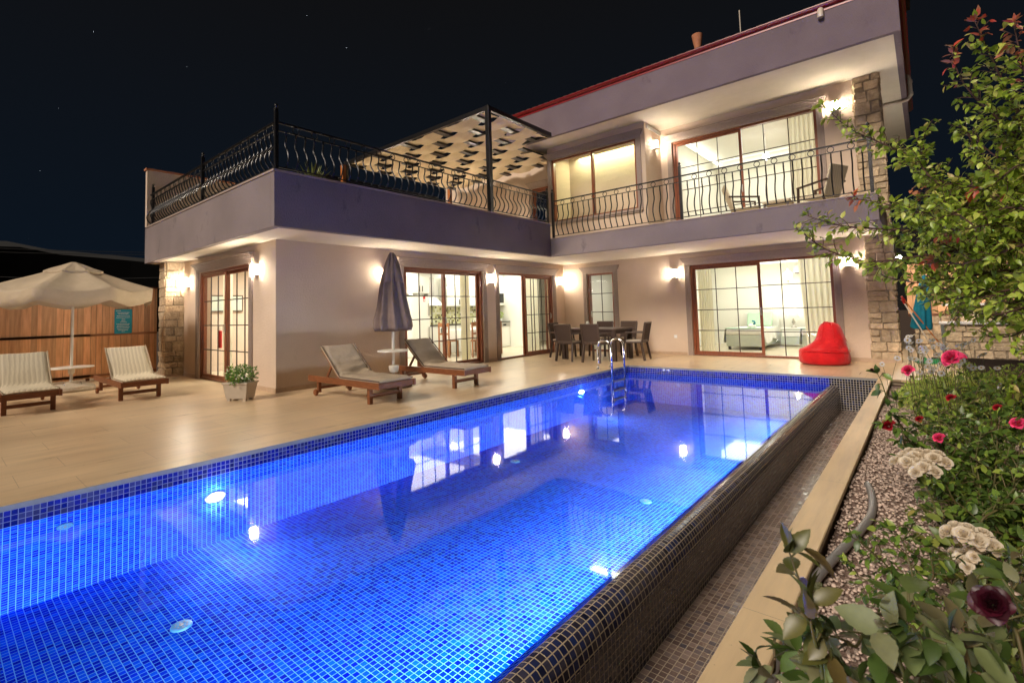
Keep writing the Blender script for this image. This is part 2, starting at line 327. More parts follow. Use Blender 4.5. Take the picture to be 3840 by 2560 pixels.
deckmat('deck', (.66,.495,.31), (.61,.45,.28), bw=.9, bh=.45, mortar=.0018, rough=.2)
deckmat('coping', (.78,.58,.34), (.74,.55,.32), bw=1.9, bh=3.0, rough=.4)
M = MATS
# water surface: clear, with the mirror sheen of still water
def watermat():
    m, n, p, out = newmat('water'); n.nodes.remove(p)
    t = N(n, 'BsdfTransparent'); t.inputs[0].default_value = (.93,.97,1,1); g = N(n, 'BsdfGlossy'); g.inputs['Roughness'].default_value = .035
    fr = N(n, 'Fresnel', i_IOR=1.34); mu = N(n, 'Math', operation='MULTIPLY', use_clamp=True); mu.inputs[1].default_value = 1.08; mx = N(n, 'MixShader')
    L(n, fr.outputs[0], mu.inputs[0]); L(n, mu.outputs[0], mx.inputs[0]); L(n, t.outputs[0], mx.inputs[1]); L(n, g.outputs[0], mx.inputs[2]); L(n, mx.outputs[0], out.inputs[0])
    ge = N(n, 'NewGeometry'); no = N(n, 'TexNoise', i_Scale=2.2, i_Detail=2); L(n, ge.outputs['Position'], no.inputs['Vector']); b = N(n, 'Bump', i_Strength=.05, i_Distance=.02); L(n, no.outputs['Fac'], b.inputs['Height'])
    L(n, b.outputs[0], g.inputs['Normal']); L(n, b.outputs[0], fr.inputs['Normal']); MATS['water'] = m
watermat()
# ================================================================= setting
XW, YW, YF, ZS = -3.274, -6.04, 2.634, 2.54
XP, YP, ZP, XLW = -2.047, -6.633, 3.33, -8.42
YB, ZL, XBE = .241, 2.963, 4.38
ZR, YR, XR, ZFT = 5.806, .896, 4.825, 6.64
XBAY, YBAY = -.135, 1.674
XE, XO, XT, XV, ZW_, ZT = 3.572, 3.702, 4.219, 4.385, -.147, -.538
YN = -14.0
g = MB(); g.quad((-160,-120,-1.6),(160,-120,-1.6),(160,200,-1.6),(-160,200,-1.6)); struct(g.build('ground', M['ground']))
g = MB()   # hills far away as a night silhouette
pts = []
for i in range(61):
    a = R(85 + i*2.6); d = 150; h = 17.2 + 1.0*math.sin(i*.35+1) + .6*math.sin(i*.9) + .35*math.sin(i*2.3); pts.append((math.cos(a)*d, math.sin(a)*d, h))
for i in range(60):
    a, b = pts[i], pts[i+1]
    g.quad((a[0],a[1],-2),(b[0],b[1],-2),(b[0],b[1],b[2]),(a[0],a[1],a[2])); g.quad((a[0],a[1],a[2]),(b[0],b[1],b[2]),(b[0]*1.3,b[1]*1.3,b[2]*1.35),(a[0]*1.3,a[1]*1.3,a[2]*1.35))
struct(g.build('hills', M['hill']))
d = MB()
for (x0,y0,x1,y1) in ((-9.6,YN,-.0,9.2),(0,0,XV+.9,9.2)): d.box(x0,y0,-.035,x1,y1,0)
struct(d.build('pool_deck', M['deck'], bevel=.003, seg=1))
d = MB().box(-9.6,YN,-1.5,-.02,9.2,-.036); d.box(-.02,.03,-1.5,XV+.85,9.2,-.036); struct(d.build('deck_foundation', M['mortar']))
d = MB().box(XT,YN,-.035,XV,-.003,0); struct(d.build('edge_slab', M['coping'], bevel=.004, seg=1))
d = MB().box(XT+.02,YN,-.9,XV-.02,-.003,-.036); struct(d.build('edge_footing', M['trim_stone']))

def strip(prof, y0, y1, name, m, vs=1, flip=False, u0=0):
    """surface swept along Y from an XZ profile, UVs in metres"""
    b = MB(); b.uv = []; s = u0
    for (a, c) in zip(prof[:-1], prof[1:]):
        l = math.hypot(c[0]-a[0], c[1]-a[1]); q = [(a[0],y0,a[1]),(c[0],y0,c[1]),(c[0],y1,c[1]),(a[0],y1,a[1])]; uv = [(s*vs,y0),((s+l)*vs,y0),((s+l)*vs,y1),(s*vs,y1)]
        if flip: q.reverse(); uv.reverse()
        b.quad(*q); b.uv.append(uv); s += l
    return b.build(name, m)
def sheet(name, m, quads):
    b = MB(); b.uv = []
    for q, uv in quads: b.quad(*q); b.uv.append(uv)
    return b.build(name, m)
PT = .0375; ZF = -.725
K = 1/.42
# pool shell: the waterline band, the walls and floor under water, the weir, the gutter
def wallY(x, z0, z1, y0, y1, k=1): return ([(x,y0,z0),(x,y0,z1),(x,y1,z1),(x,y1,z0)][::-1], [(y0,(z0-ZW_)*k),(y0,(z1-ZW_)*k),(y1,(z1-ZW_)*k),(y1,(z0-ZW_)*k)][::-1])
def wallX(y, z0, z1, x0, x1, k=1): return ([(x0,y,z0),(x1,y,z0),(x1,y,z1),(x0,y,z1)], [(x0,(z0-ZW_)*k),(x1,(z0-ZW_)*k),(x1,(z1-ZW_)*k),(x0,(z1-ZW_)*k)])
struct(sheet('pool_waterline', M['band_blue'], [wallY(0,ZW_,-.034,YN,0), wallX(0,ZW_,-.034,0,XE)]))
struct(sheet('gutter_end', M['face_unlit'], [wallX(-.001,ZT,-.034,XE,XT)]))
struct(sheet('pool_shell', M['pool_blue'], [wallY(0,ZF,ZW_,YN,0,K), wallX(0,ZF,ZW_,0,XE,K),
    ([(0,YN,ZF),(3.36,YN,ZF),(3.36,0,ZF),(0,0,ZF)], [(0,YN),(3.36,YN),(3.36,0),(0,0)])]))
sh = strip([(3.36,ZF),(3.36,-.36),(3.43,-.27),(3.50,-.20),(XE,ZW_)], YN, 0, 'pool_inner_slope', M['pool_blue'], flip=True); struct(sh)
weir = [(XE,ZW_),(3.590,-.139),(3.612,-.135),(3.634,-.139),(3.655,-.149),(3.672,-.165),(3.685,-.187),(3.694,-.213),(XO,-.245)]
struct(strip(weir, YN, 0, 'pool_edge', M['edge_unlit'], flip=True))
struct(strip([(XO,-.245),(XO,ZT)], YN, 0, 'pool_edge_face', M['face_unlit'], flip=True))
struct(strip([(XO,ZT),(XT,ZT)], YN, 0, 'overflow_channel', M['trough_brown'], flip=True))
struct(strip([(XT,ZT),(XT,-.036)], YN, 0, 'channel_wall', M['trough_brown'], flip=True))
d = MB().box(-.006,YN,-.034,.004,.004,.002); d.box(.004,-.006,-.034,XT,.004,.002); struct(d.build('pool_coping_strip', M['steel_grey']))
d = MB().box(-.3,YN-.05,-.9,XT+.1,YN,0); struct(d.build('pool_end_wall', M['mortar']))
d = MB(); d.quad((0,YN,ZW_),(XE+.004,YN,ZW_),(XE+.004,0,ZW_),(0,0,ZW_)); struct(d.build('water', M['water']))
# garden bed
GX0, GX1, GZ = XV, 12.0, -.10
d = MB()
nx, ny = 44, 70
def gz(x, y): return GZ + .02*math.sin(x*3.1)*math.cos(y*2.3) + .10*max(0, min(1, (x-5.3)/1.2))
for i in range(nx):
    for j in range(ny):
        x0 = GX0+(GX1-GX0)*i/nx; x1 = GX0+(GX1-GX0)*(i+1)/nx; y0 = -13+(15)*j/ny; y1 = -13+15*(j+1)/ny
        d.quad((x0,y0,gz(x0,y0)),(x1,y0,gz(x1,y0)),(x1,y1,gz(x1,y1)),(x0,y1,gz(x0,y1)))
struct(d.build('garden_soil', M['soil'], smooth=True))
d = MB()
for i in range(10):
    for j in range(60):
        x0 = GX0+.115*i; x1 = x0+.115; y0 = -11+.18*j; y1 = y0+.18
        d.quad((x0,y0,gz(x0,y0)+.012),(x1,y0,gz(x1,y0)+.012),(x1,y1,gz(x1,y1)+.012),(x0,y1,gz(x0,y1)+.012))
struct(d.build('gravel_path', M['gravel_bed'], smooth=True))
def pebbles(n, x0, x1, y0, y1, smin, smax, name, m, zf):
    ico = bmesh.new(); bmesh.ops.create_icosphere(ico, subdivisions=1, radius=1)
    V = np.array([v.co[:] for v in ico.verts]); F = np.array([[v.index for v in f.verts] for f in ico.faces]); ico.free()
    k = len(V); rs = np.random.RandomState(3)
    xs = rs.uniform(x0, x1, n); ys = y0 + (y1-y0)*rs.uniform(0, 1, n)**1.5; sz = rs.uniform(smin, smax, n)
    zs = np.array([zf(a, b) for a, b in zip(xs, ys)]) + sz*.15 + rs.uniform(0,.012,n)
    sc = np.stack([sz*rs.uniform(.8,1.3,n), sz*rs.uniform(.6,1,n), sz*rs.uniform(.4,.7,n)], 1)
    an = rs.uniform(0, 6.28, n); c, s = np.cos(an), np.sin(an)
    P = V[None]*sc[:,None]*(1+rs.uniform(-.14,.14,(n,k,1))); X = P[...,0]*c[:,None]-P[...,1]*s[:,None]; Y = P[...,0]*s[:,None]+P[...,1]*c[:,None]
    P = np.stack([X+xs[:,None], Y+ys[:,None], P[...,2]+zs[:,None]], 2).reshape(-1,3); FF = (F[None]+(np.arange(n)*k)[:,None,None]).reshape(-1,3)
    me = bpy.data.meshes.new(name); me.vertices.add(len(P)); me.vertices.foreach_set('co', P.ravel()); me.loops.add(len(FF)*3); me.loops.foreach_set('vertex_index', FF.ravel())
    me.polygons.add(len(FF)); me.polygons.foreach_set('loop_start', np.arange(len(FF))*3); me.polygons.foreach_set('loop_total', np.full(len(FF),3)); me.update(); me.validate()
    me.polygons.foreach_set('use_smooth', [True]*len(FF)); me.materials.append(m); o = bpy.data.objects.new(name, me); COL.objects.link(o); return o
struct(pebbles(30000, GX0, GX0+1.12, -9.4, -.5, .006, .0125, 'gravel', M['pebble'], lambda a, b: gz(a,b)+.014), 'stuff')

sb_ = MB(); rs_ = random.Random(4)
for (u_, v_) in [(106,895),(220,408),(1608,110),(1895,310),(50,310),(700,250),(980,560),(1300,180),(350,120),(3700,300),(1150,60),(830,90),(150,640)]:
    c_ = at(u_, v_, 600); s_ = rs_.uniform(.10,.26); sb_.lathe([(0,-s_),(s_,0),(0,s_)], tuple(c_), 6)
emit('star_glow', (.8,.88,1.0), 1.2); struct(sb_.build('stars', M['star_glow']))
# ================================================================= the house
villa = thing('villa', 'cream rendered two storey house with lit sliding doors around the pool', 'house')
def mp(plane, c):
    if plane == 'X+': return lambda u, v, w: (c+w, u, v)
    if plane == 'Y-': return lambda u, v, w: (u, c-w, v)
def bxm(mb, T, u0, u1, v0, v1, w0, w1): a = T(u0,v0,w0); b = T(u1,v1,w1); mb.box(*a, *b)
def wall(name, T, u0, u1, z0, z1, th, ops, m, parent=villa):
    mb = MB(); ops = sorted(ops); u = u0
    for (a, b, c, d_) in ops:
        if a > u: bxm(mb, T, u, a, z0, z1, -th, 0)
        if c > z0: bxm(mb, T, a, b, z0, c, -th, 0)
        if d_ < z1: bxm(mb, T, a, b, d_, z1, -th, 0)
        u = b
    if u < u1: bxm(mb, T, u, u1, z0, z1, -th, 0)
    return mb.build(name, m, parent)
T1, T2, T3, T4 = mp('X+', XW), mp('Y-', YW), mp('Y-', YF), mp('Y-', YBAY)
opA, opB, opE = (-3.378,-.968,0,2.214), (-.364,2.031,0,2.214), (-6.802,-4.281,0,2.229)
opN, opW2, opW3, opS, opBW = (-2.482,-1.651,.02,2.22), (.455,3.426,0,2.227), (.173,3.32,2.90,5.42), (-4.35,-3.70,2.85,5.04), (-2.919,-.373,3.668,5.438)
wall('wall', T1, YW, YF, -.03, ZS, .25, [opA, opB], M['stucco'])
wall('wall', T2, -7.9, XW-.25, -.03, ZS, .25, [opE], M['stucco'])
wall('wall', T3, XW-.25, 4.2, -.03, ZS, .25, [opN, opW2], M['stucco'])
wall('wall', T3, XLW+.12, 4.2, 2.85, ZR, .25, [opW3, opS], M['stucco'])
wall('wall', T4, -3.05, XBAY, 2.85, ZR, .15, [opBW], M['stucco'])
for x_ in (-3.05, XBAY-.12): MB().box(x_,YBAY+.15,2.85,x_+.12,YF,ZR).build('wall', M['stucco'], villa)
for q in ((4.05,YF+.25,-.03,4.2,9.0,ZR),(XLW+.12,9.0,-.03,4.2,9.2,ZR),(-8.15,YW+.25,-.03,-7.9,9.0,ZS)): MB().box(*q).build('wall', M['stucco'], villa)
def sk(T, spans):   # skirting of pink travertine
    for a, b in spans: mb = MB(); bxm(mb, T, a, b, 0.0, .075, 0, .014); mb.build('skirting', M['trim_stone'], villa)
sk(T1, [(YW-.014,-3.378-.16),(-.968+.16,-.364-.16),(2.031+.16,YF)]); sk(T2, [(-7.75,-6.802-.16),(-4.281+.16,XW)]); sk(T3, [(XW+.014,-2.482-.16),(-1.651+.16,.455-.16),(3.426+.16,3.96)])
# slabs and soffits
mb = MB().box(XLW+.1,YP+.12,ZS,XP-.12,9.0,2.85); mb.box(XP-.12,YB+.12,ZS,XBE-.1,9.0,2.85); mb.build('soffit', M['soffit'], villa)
mb = MB().box(XP-.12,YP,ZS-.006,XP,YB,ZP); mb.box(XLW,YP,ZS-.006,XP-.12,YP+.12,ZP); mb.build('parapet', M['parapet'], villa, bevel=.006)
mb = MB().box(XP-.135,YP-.018,ZP,XP+.018,YB,ZP+.03); mb.box(XLW+.12,YP-.018,ZP,XP-.135,YP+.135,ZP+.03); mb.build('parapet_cap', M['casing'], villa, bevel=.004)
mb = MB().box(XP-.12,YB,ZS-.006,XBE,YB+.12,ZL); mb.box(XBE-.1,YB+.12,ZS-.006,XBE,YF,ZL); mb.build('balcony_edge', M['parapet'], villa, bevel=.006)
mb = MB().box(XP+.0,YB-.014,ZL,XBE+.014,YB+.13,ZL+.022); mb.build('balcony_cap', M['casing'], villa, bevel=.004)
mb = MB().box(XLW,YP+.12,ZS-.006,XLW+.12,9.0,4.66); mb.box(XLW-.001,YP-.001,ZP+.03,XLW+.119,YP+.119,4.66); mb.build('side_wall', M['stucco'], villa)
MB().box(XLW-.03,YP-.03,4.66,XLW+.15,9.0,4.70).build('side_wall_cap', M['terracotta'], villa)
# roof: broad soffit, tall fascia, red gutter, tiled slope
XRL = -3.9
MB().box(XRL,YR+.1,ZR,XR-.1,8.6,ZR+.12).build('roof_soffit', M['soffit'], villa)
MB().box(XRL,YR,ZR-.006,XR,YR+.1,ZFT).box(XR-.1,YR+.1,ZR-.006,XR,8.6,ZFT).box(XRL,YR+.1,ZR-.006,XRL+.1,8.6,ZFT).build('fascia', M['fascia'], villa, bevel=.004)
mb = MB()
def gut(p0, p1, out):
    o = Vector(out); prof = [(-.01,0),(.04,.0),(.07,.02),(.08,.04),(.095,.045),(.095,.06),(.075,.06),(.06,.038),(.03,.022),(-.01,.022)]
    b = [Vector(p0)+o*a+Vector((0,0,z)) for a, z in prof]; t = [Vector(p1)+o*a+Vector((0,0,z)) for a, z in prof]; mb.hexa(b, t)
gut((XRL-.02,YR,ZFT),(XR+.0,YR,ZFT),(0,-1,0)); gut((XR,YR,ZFT),(XR,8.7,ZFT),(1,0,0)); mb.box(XRL,YR-.012,ZFT-.05,XR+.012,YR-.001,ZFT)
mb.build('gutter', M['red_metal'], villa)
mb = MB()   # roof tiles: rows of barrels
zz = lambda y: ZFT+.05+(y-YR)*.30
for i in range(44):
    x = XRL+.1+i*.2
    for k in range(14):
        y0 = YR+.0+k*.28; mb.hexa([(x,y0,zz(y0)+.02),(x+.2,y0,zz(y0)+.02),(x+.15,y0,zz(y0)+.075),(x+.05,y0,zz(y0)+.075)],[(x,y0+.3,zz(y0+.3)),(x+.2,y0+.3,zz(y0+.3)),(x+.15,y0+.3,zz(y0+.3)+.05),(x+.05,y0+.3,zz(y0+.3)+.05)])
mb.hexa([(XRL,YR,ZFT),(XR,YR,ZFT),(XR,8.7,ZFT),(XRL,8.7,ZFT)],[(XRL,YR,zz(YR)),(XR,YR,zz(YR)),(XR,YR+4,zz(YR+4)),(XRL,YR+4,zz(YR+4))]); mb.build('roof', M['roof_tile'], villa)
# downpipe under the right eave
mb = MB().tube([(4.2,4.72,ZR-.05),(4.70,4.72,ZR-.05),(4.83,4.72,ZR-.03),(4.89,4.72,ZR+.05),(4.89,4.72,ZR+.38),(4.87,4.72,ZR+.48),(4.83,4.72,ZR+.52)], .042, 10)
for z in (ZR+.08, ZR+.36): mb.tube([(4.89,4.72,z-.03),(4.89,4.72,z+.03)], .052, 10)
mb.build('downpipe', M['pvc'], villa, smooth=True, auto=True)
mb = MB().tube([(3.72,YR-.02,ZFT-.02),(3.72,YR-.06,ZFT-.06),(3.72,YR-.06,ZFT-.18)], .05, 12); mb.build('water_spout', M['pvc'], villa, smooth=True, auto=True)
# rubble pillars
def stones(x0, x1, y0, y1, z0, z1, parent, seed, hmin=.13, hmax=.3):
    rs = random.Random(seed); mb = MB(); z = z0
    def blk(a, b, c, d_, e, f):
        n = len(mb.v); mb.box(a, b, c, d_, e, f)
        for i in range(n, n+8): mb.v[i] = tuple(q + rs.uniform(-.014,.014) for q in mb.v[i])
    while z < z1-.02:
        h = min(rs.uniform(hmin, hmax), z1-z); 
        if z1-z-h < .08: h = z1-z
        for face in range(4):
            L0, L1 = ((x0,x1) if face in (0,2) else (y0,y1)); u = L0
            while u < L1-.02:
                w_ = min(rs.uniform(.13,.34), L1-u)
                if L1-u-w_ < .07: w_ = L1-u
                g_ = .008; dd = .06; pr_ = rs.uniform(.006,.022)
                segs = [(z,h)] if h < .2 or rs.random() < .6 else [(z,h*.45),(z+h*.45,h*.55)]
                for (za, hh) in segs:
                    if face == 0: blk(u+g_, y0-pr_, za+g_, u+w_-g_, y0+dd, za+hh-g_)
                    if face == 1: blk(x1-dd, u+g_, za+g_, x1+pr_, u+w_-g_, za+hh-g_)
                    if face == 2: blk(u+g_, y1-dd, za+g_, u+w_-g_, y1+pr_, za+hh-g_)
                    if face == 3: blk(x0-pr_, u+g_, za+g_, x0+dd, u+w_-g_, za+hh-g_)
                u += w_
        z += h
    root = MB().box(x0+.012,y0+.012,z0,x1-.012,y1-.012,z1).build('stone_pillar', M['mortar'], parent)
    mb.build('stonework', M['stone_cream'], root, bevel=.012, seg=2); return root
stones(3.985, 4.42, 2.575, 3.0, 0.04, ZR, villa, 4)
stones(-8.18, -7.76, -6.40, -6.02, 0.04, ZS, villa, 9, .1, .22)
for q in ((3.96,2.55,0,4.445,3.02,.06),(-8.2,-6.43,0,-7.74,-6.0,.06)): MB().box(*q).build('pillar_base', M['trim_stone'], villa)
# interior shell
for q in ((-3.40,YF+.26,.0,-3.28,8.9,ZS-.05),(-.50,YF+.26,.0,-.38,8.9,ZS-.05),(-6.72,-1.35,.0,-6.60,8.9,ZS-.05),(-6.6,3.35,.0,-5.25,3.47,ZS-.05),(-.38,6.55,.0,4.04,6.67,ZS-.05),(-3.28,6.0,.0,-.5,6.12,ZS-.05),(-.10,YF+.26,2.86,.0,6.9,5.78),(-3.05,5.2,2.86,-.1,5.32,5.78),(.0,6.8,2.86,4.04,6.92,5.78),(-3.2,YF,2.86,-3.06,5.3,5.78)): MB().box(*q).build('interior_wall', M['int_wall'], villa)
for q in ((-7.88,YW+.26,ZS-.05,XW-.26,8.98,ZS-.004),(XW-.24,YF+.26,ZS-.05,4.04,8.98,ZS-.004),(-3.05,YBAY+.16,5.68,-.11,5.2,5.76),(.01,YF+.26,5.68,4.04,6.8,5.76)): MB().box(*q).build('ceiling', M['int_white'], villa)
for q in ((-7.88,YW+.02,.0,XW-.02,8.98,.012),(XW-.02,YF+.02,.0,4.04,8.98,.012),(.01,YF+.02,2.852,4.04,6.8,2.862),(-3.05,YBAY+.16,2.852,-.11,5.2,2.862)): MB().box(*q).build('interior_floor', M['int_floor'], villa)
for q in ((-6.5,-1.2,2.40,-6.40,3.3,2.44),(-4.2,-3.6,2.42,-4.1,2.4,2.46),(-.30,5.9,2.42,4.0,6.0,2.46),(.25,6.3,5.5,3.9,6.4,5.54),(.25,3.3,5.52,.35,6.3,5.56),(-2.0,4.3,5.52,-.4,4.42,5.56)): MB().box(*q).build('ceiling_cove', M['cove_glow'], villa)
for q in ((-6.32,-1.2,2.30,-6.22,3.34,2.48),(-.38,5.72,2.34,4.0,5.80,2.48),(.1,6.15,5.44,4.0,6.22,5.6)): MB().box(*q).build('ceiling_trim', M['int_white'], villa)
for q in ((-3.04,4.6,2.87,-.12,4.65,5.67),(-3.04,YBAY+.2,2.87,-2.99,4.6,5.67)): MB().box(*q).build('bathroom_tiling', M['bath_tile'], villa)
mb = MB()
for k in range(26): mb.box(-1.7,4.55,3.4+k*.075,-.3,4.59,3.41+k*.075)
mb.build('blind', M['int_white'], villa)

# ---- windows and sliding doors
def unit(name, T, op, panels, surround=True, head=.0, depth=.0, sill=False, label=None, casw=.13, crown=True, side='both'):
    a, b, c, d_ = op; fw = .055
    mb = MB()
    bxm(mb,T,a,a+fw,c,d_,-.14,-.02); bxm(mb,T,b-fw,b,c,d_,-.14,-.02); bxm(mb,T,a+fw,b-fw,d_-fw,d_,-.14,-.02); bxm(mb,T,a+fw,b-fw,c,c+fw*.9,-.14,-.02)
    root = mb.build(name, M['redwood_frame'], villa, bevel=.004)
    if label: root['label'] = label
    for (u0, u1, sash, cols, rows, wo, open_) in panels:
        p0, p1, q0, q1 = u0, u1, c+fw*.9, d_-fw
        if sash:
            s_ = .062; sm = MB(); bxm(sm,T,p0,p0+s_,q0,q1,wo-.04,wo); bxm(sm,T,p1-s_,p1,q0,q1,wo-.04,wo); bxm(sm,T,p0+s_,p1-s_,q1-s_,q1,wo-.04,wo); bxm(sm,T,p0+s_,p1-s_,q0,q0+s_,wo-.04,wo)
            sm.build('sash', M['redwood_frame'], root, bevel=.004); p0 += s_; p1 -= s_; q0 += s_; q1 -= s_
        if cols > 1 or rows > 1:
            gb = MB(); t = .009
            for i in range(1, cols): u = p0+(p1-p0)*i/cols; bxm(gb,T,u-t,u+t,q0,q1,wo-.028,wo-.010)
            for j in range(1, rows): v = q0+(q1-q0)*j/rows; bxm(gb,T,p0,p1,v-t,v+t,wo-.0275,wo-.0105)
            gb.build('glazing_bars', M['bars_dark'], root)
        if not open_:
            pn = MB(); pn.quad(T(p0,q0,wo-.02),T(p1,q0,wo-.02),T(p1,q1,wo-.02),T(p0,q1,wo-.02)); pn.build('pane', M['glass'], root)
    if surround:
        sm = MB(); cw = casw; u_a, u_b = a-cw, b+cw
        for (e0, e1) in ((u_a, a), (b, u_b)):
            if side == 'right' and e0 < a: continue
            bxm(sm,T,e0,e1,c,d_,0,.022)
            for k in range(4): x = e0+(e1-e0)*(k+.5)/4; bxm(sm,T,x-.009,x+.009,c+.04,d_,.022,.034)
        bxm(sm,T,u_a,u_b,d_,d_+.07,0,.03)
        if crown:
            for k, (z0, z1, pr_) in enumerate(((.07,.10,.045),(.10,.125,.062),(.125,.155,.085),(.155,.185,.11))): bxm(sm,T,u_a-pr_*.6,u_b+pr_*.6,d_+z0,d_+z1,0,pr_)
        sm.build('casing', M['casing'], root, bevel=.003)
    if sill: sm = MB(); bxm(sm,T,a-.13,b+.13,c-.06,c,0,.07); bxm(sm,T,a-.1,b+.1,c-.1,c-.06,0,.04); sm.build('sill', M['casing'], root, bevel=.004)
    hn = MB(); e = panels[0]; um = e[1]-.03 if e[2] else e[0]+.03; v = 1.05+c
    if c < 3: bxm(hn,T,um-.012,um+.012,v-.09,v+.09,e[5],e[5]+.012); bxm(hn,T,um-.008,um+.008,v-.06,v+.06,e[5]+.03,e[5]+.04); hn.build('handle', M['brushed'], root)
    return root
def two(op, l, r, split=None): a, b = op[0]+.055, op[1]-.055; m_ = split or (a+b)/2; return (a, m_+.03) + l, (m_-.03, b) + r
unit('sliding_door', T1, opA, two(opA, (True,3,4,-.05,False), (True,3,4,-.095,False)))
ab = opB; mid = (ab[0]+ab[1])/2
unit('sliding_door', T1, opB, [(mid-.06, ab[1]-.055, True, 3, 4, -.05, False), (mid-.11, ab[1]-.16, True, 3, 4, -.095, False)])
unit('sliding_door', T2, opE, two(opE, (True,3,4,-.05,False), (True,3,4,-.095,False)))
unit('window', T3, opN, [(opN[0]+.055, opN[1]-.055, False, 2, 4, -.06, False)])
a2, b2 = opW2[0]+.055, opW2[1]-.055; unit('sliding_door', T3, opW2, [(a2, 2.03, True, 3, 4, -.05, False), (1.97, b2, False, 3, 4, -.10, False)])
a3, b3 = opW3[0]+.055, opW3[1]-.055; unit('sliding_door', T3, opW3, [(a3, 1.80, True, 3, 4, -.05, False), (1.76, b3, False, 3, 4, -.10, False)], crown=True)
a4, b4 = opBW[0]+.055, opBW[1]-.055; unit('window', T4, opBW, [(a4, -1.655, False, 1, 1, -.06, False), (-1.635, b4, False, 1, 1, -.06, False)], sill=True)
mm = MB(); bxm(mm,T4,-1.675,-1.615,opBW[2]+.05,opBW[3]-.05,-.12,-.03); 
mm.build('mullion', M['redwood_frame'], [o for o in villa.children if o.name.startswith('window')][-1])
unit('terrace_door', T3, opS, [(opS[0]+.055, opS[1]-.055, True, 1, 2, -.05, False)], casw=.1)
# solid lower infill & floor-line plinth of the pillars, socket on the wall
sk_ = MB(); bxm(sk_, T3, -.02,.06,.42,.50,0,.012); sk_.build('socket', M['white_paint'], villa, bevel=.004)
# roof extras
t = thing('chimney_pot', 'round terracotta chimney pot standing on the dark tiled roof', 'chimney')
cp = on(2615, 150, 'Y', 2.6); cp.z += .02; MB().lathe([(.075,-.3),(.08,0),(.105,.12),(.125,.26),(.13,.30),(.115,.31),(.10,.28)], (cp.x,cp.y,cp.z-.20), 20).build('pot', M['terracotta'], t, smooth=True, auto=True)
MB().lathe([(.12,-.5),(.12,-.3),(.09,-.28)], (cp.x,cp.y,cp.z-.20), 16).build('collar', M['roof_tile'], t)
ap = on(2774, 70, 'Y', 2.6); t = thing('aerial_rod', 'thin upright metal rod on the roof right of the chimney pot', 'aerial')
MB().tube([(ap.x,ap.y,ap.z-.4),(ap.x,ap.y,ap.z+.20)], .012, 6).build('rod', M['pvc'], t); MB().tube([(ap.x-.05,ap.y,ap.z-.38),(ap.x+.05,ap.y,ap.z-.38)], .02, 6).build('bracket', M['iron'], t)

# ---- wall lamps
def sconce(label, T, u, v):
    x, y, z = T(u, v, 0); rz = 0 if T(0,0,1)[1]-T(0,0,0)[1] else math.pi/2
    t = thing('wall_lamp', label, 'wall lamp', (x,y,z), rz, 'lit wall lamps around the house')
    mb = MB(); pr_ = [(-.062,-.012),(-.062,-.045),(-.050,-.075),(-.028,-.092),(.0,-.098),(.028,-.092),(.050,-.075),(.062,-.045),(.062,-.012)]
    mb.hexa([(a,b,-.085) for a,b in pr_][::-1], [(a,b,.085) for a,b in pr_][::-1]); mb.build('glass_shade', M['sconce_glow'], t)
    mb = MB()
    for z0, z1 in ((-.108,-.087),(.087,.100)): mb.hexa([(a*1.08,b*1.08 if b < -.02 else 0,z0) for a,b in pr_][::-1], [(a*1.08,b*1.08 if b < -.02 else 0,z1) for a,b in pr_][::-1])
    mb.build('holder', M['brushed'], t); MB().box(-.055,-.011,-.086,.055,0,.086).build('backplate', M['brushed'], t); return t
sconce('wall lamp between the stone pillar and the end sliding door', T2, -7.471, 2.07)
sconce('wall lamp right of the end door, above the potted plant', T2, -3.999, 2.09)
sconce('wall lamp half hidden behind the folded parasol', T1, -3.83, 2.04)
sconce('wall lamp between the two kitchen sliding doors', T1, -.666, 2.04)
sconce('wall lamp at the inner corner of the house beside the narrow window', T1, 2.40, 2.06)
sconce('wall lamp left of the big bedroom sliding door', T3, .073, 2.057)
sconce('wall lamp behind the leaves, right of the bedroom door above the beanbag', T3, 3.695, 2.046)
TB = mp('X+', XBAY)
sconce('wall lamp on the side of the bay beside the upper sliding door', TB, 2.226, 5.335)
sconce('wall lamp on the upper wall beside the stone pillar', T3, 3.661, 5.333)
TS = mp('X+', XLW+.12)
sconce('wall lamp on the terrace side wall behind the railing', TS, -3.5, 3.95)
sconce('wall lamp on the terrace side wall under the shade cloth', TS, .3, 3.95)
sconce('wall lamp on the terrace back wall under the left part of the shade cloth', T3, -6.5, 4.1); sconce('wall lamp on the terrace back wall under the right part of the shade cloth', T3, -5.1, 4.0)
t = thing('column_lamp', 'bright spot lamp behind the tree leaves right of the stone pillar', 'lamp', tuple(on(3375,963,'Y',4.2)))
bm_ = MB().lathe([(.0,-.03),(.022,-.022),(.03,0),(.022,.022),(.0,.03)], (0,0,0), 12); bm_.build('bulb', M['far_lamp'], t, smooth=True); MB().box(-.30,.035,-.012,.0,.06,.012).build('bracket', M['iron'], t)
l = bpy.data.lights.new('column_lamp_light', 'POINT'); l.energy = 45; l.color = (1,.95,.85); l.shadow_soft_size = .05; o = bpy.data.objects.new('column_lamp_light', l); COL.objects.link(o); o.location = on(3375,963,'Y',4.12)

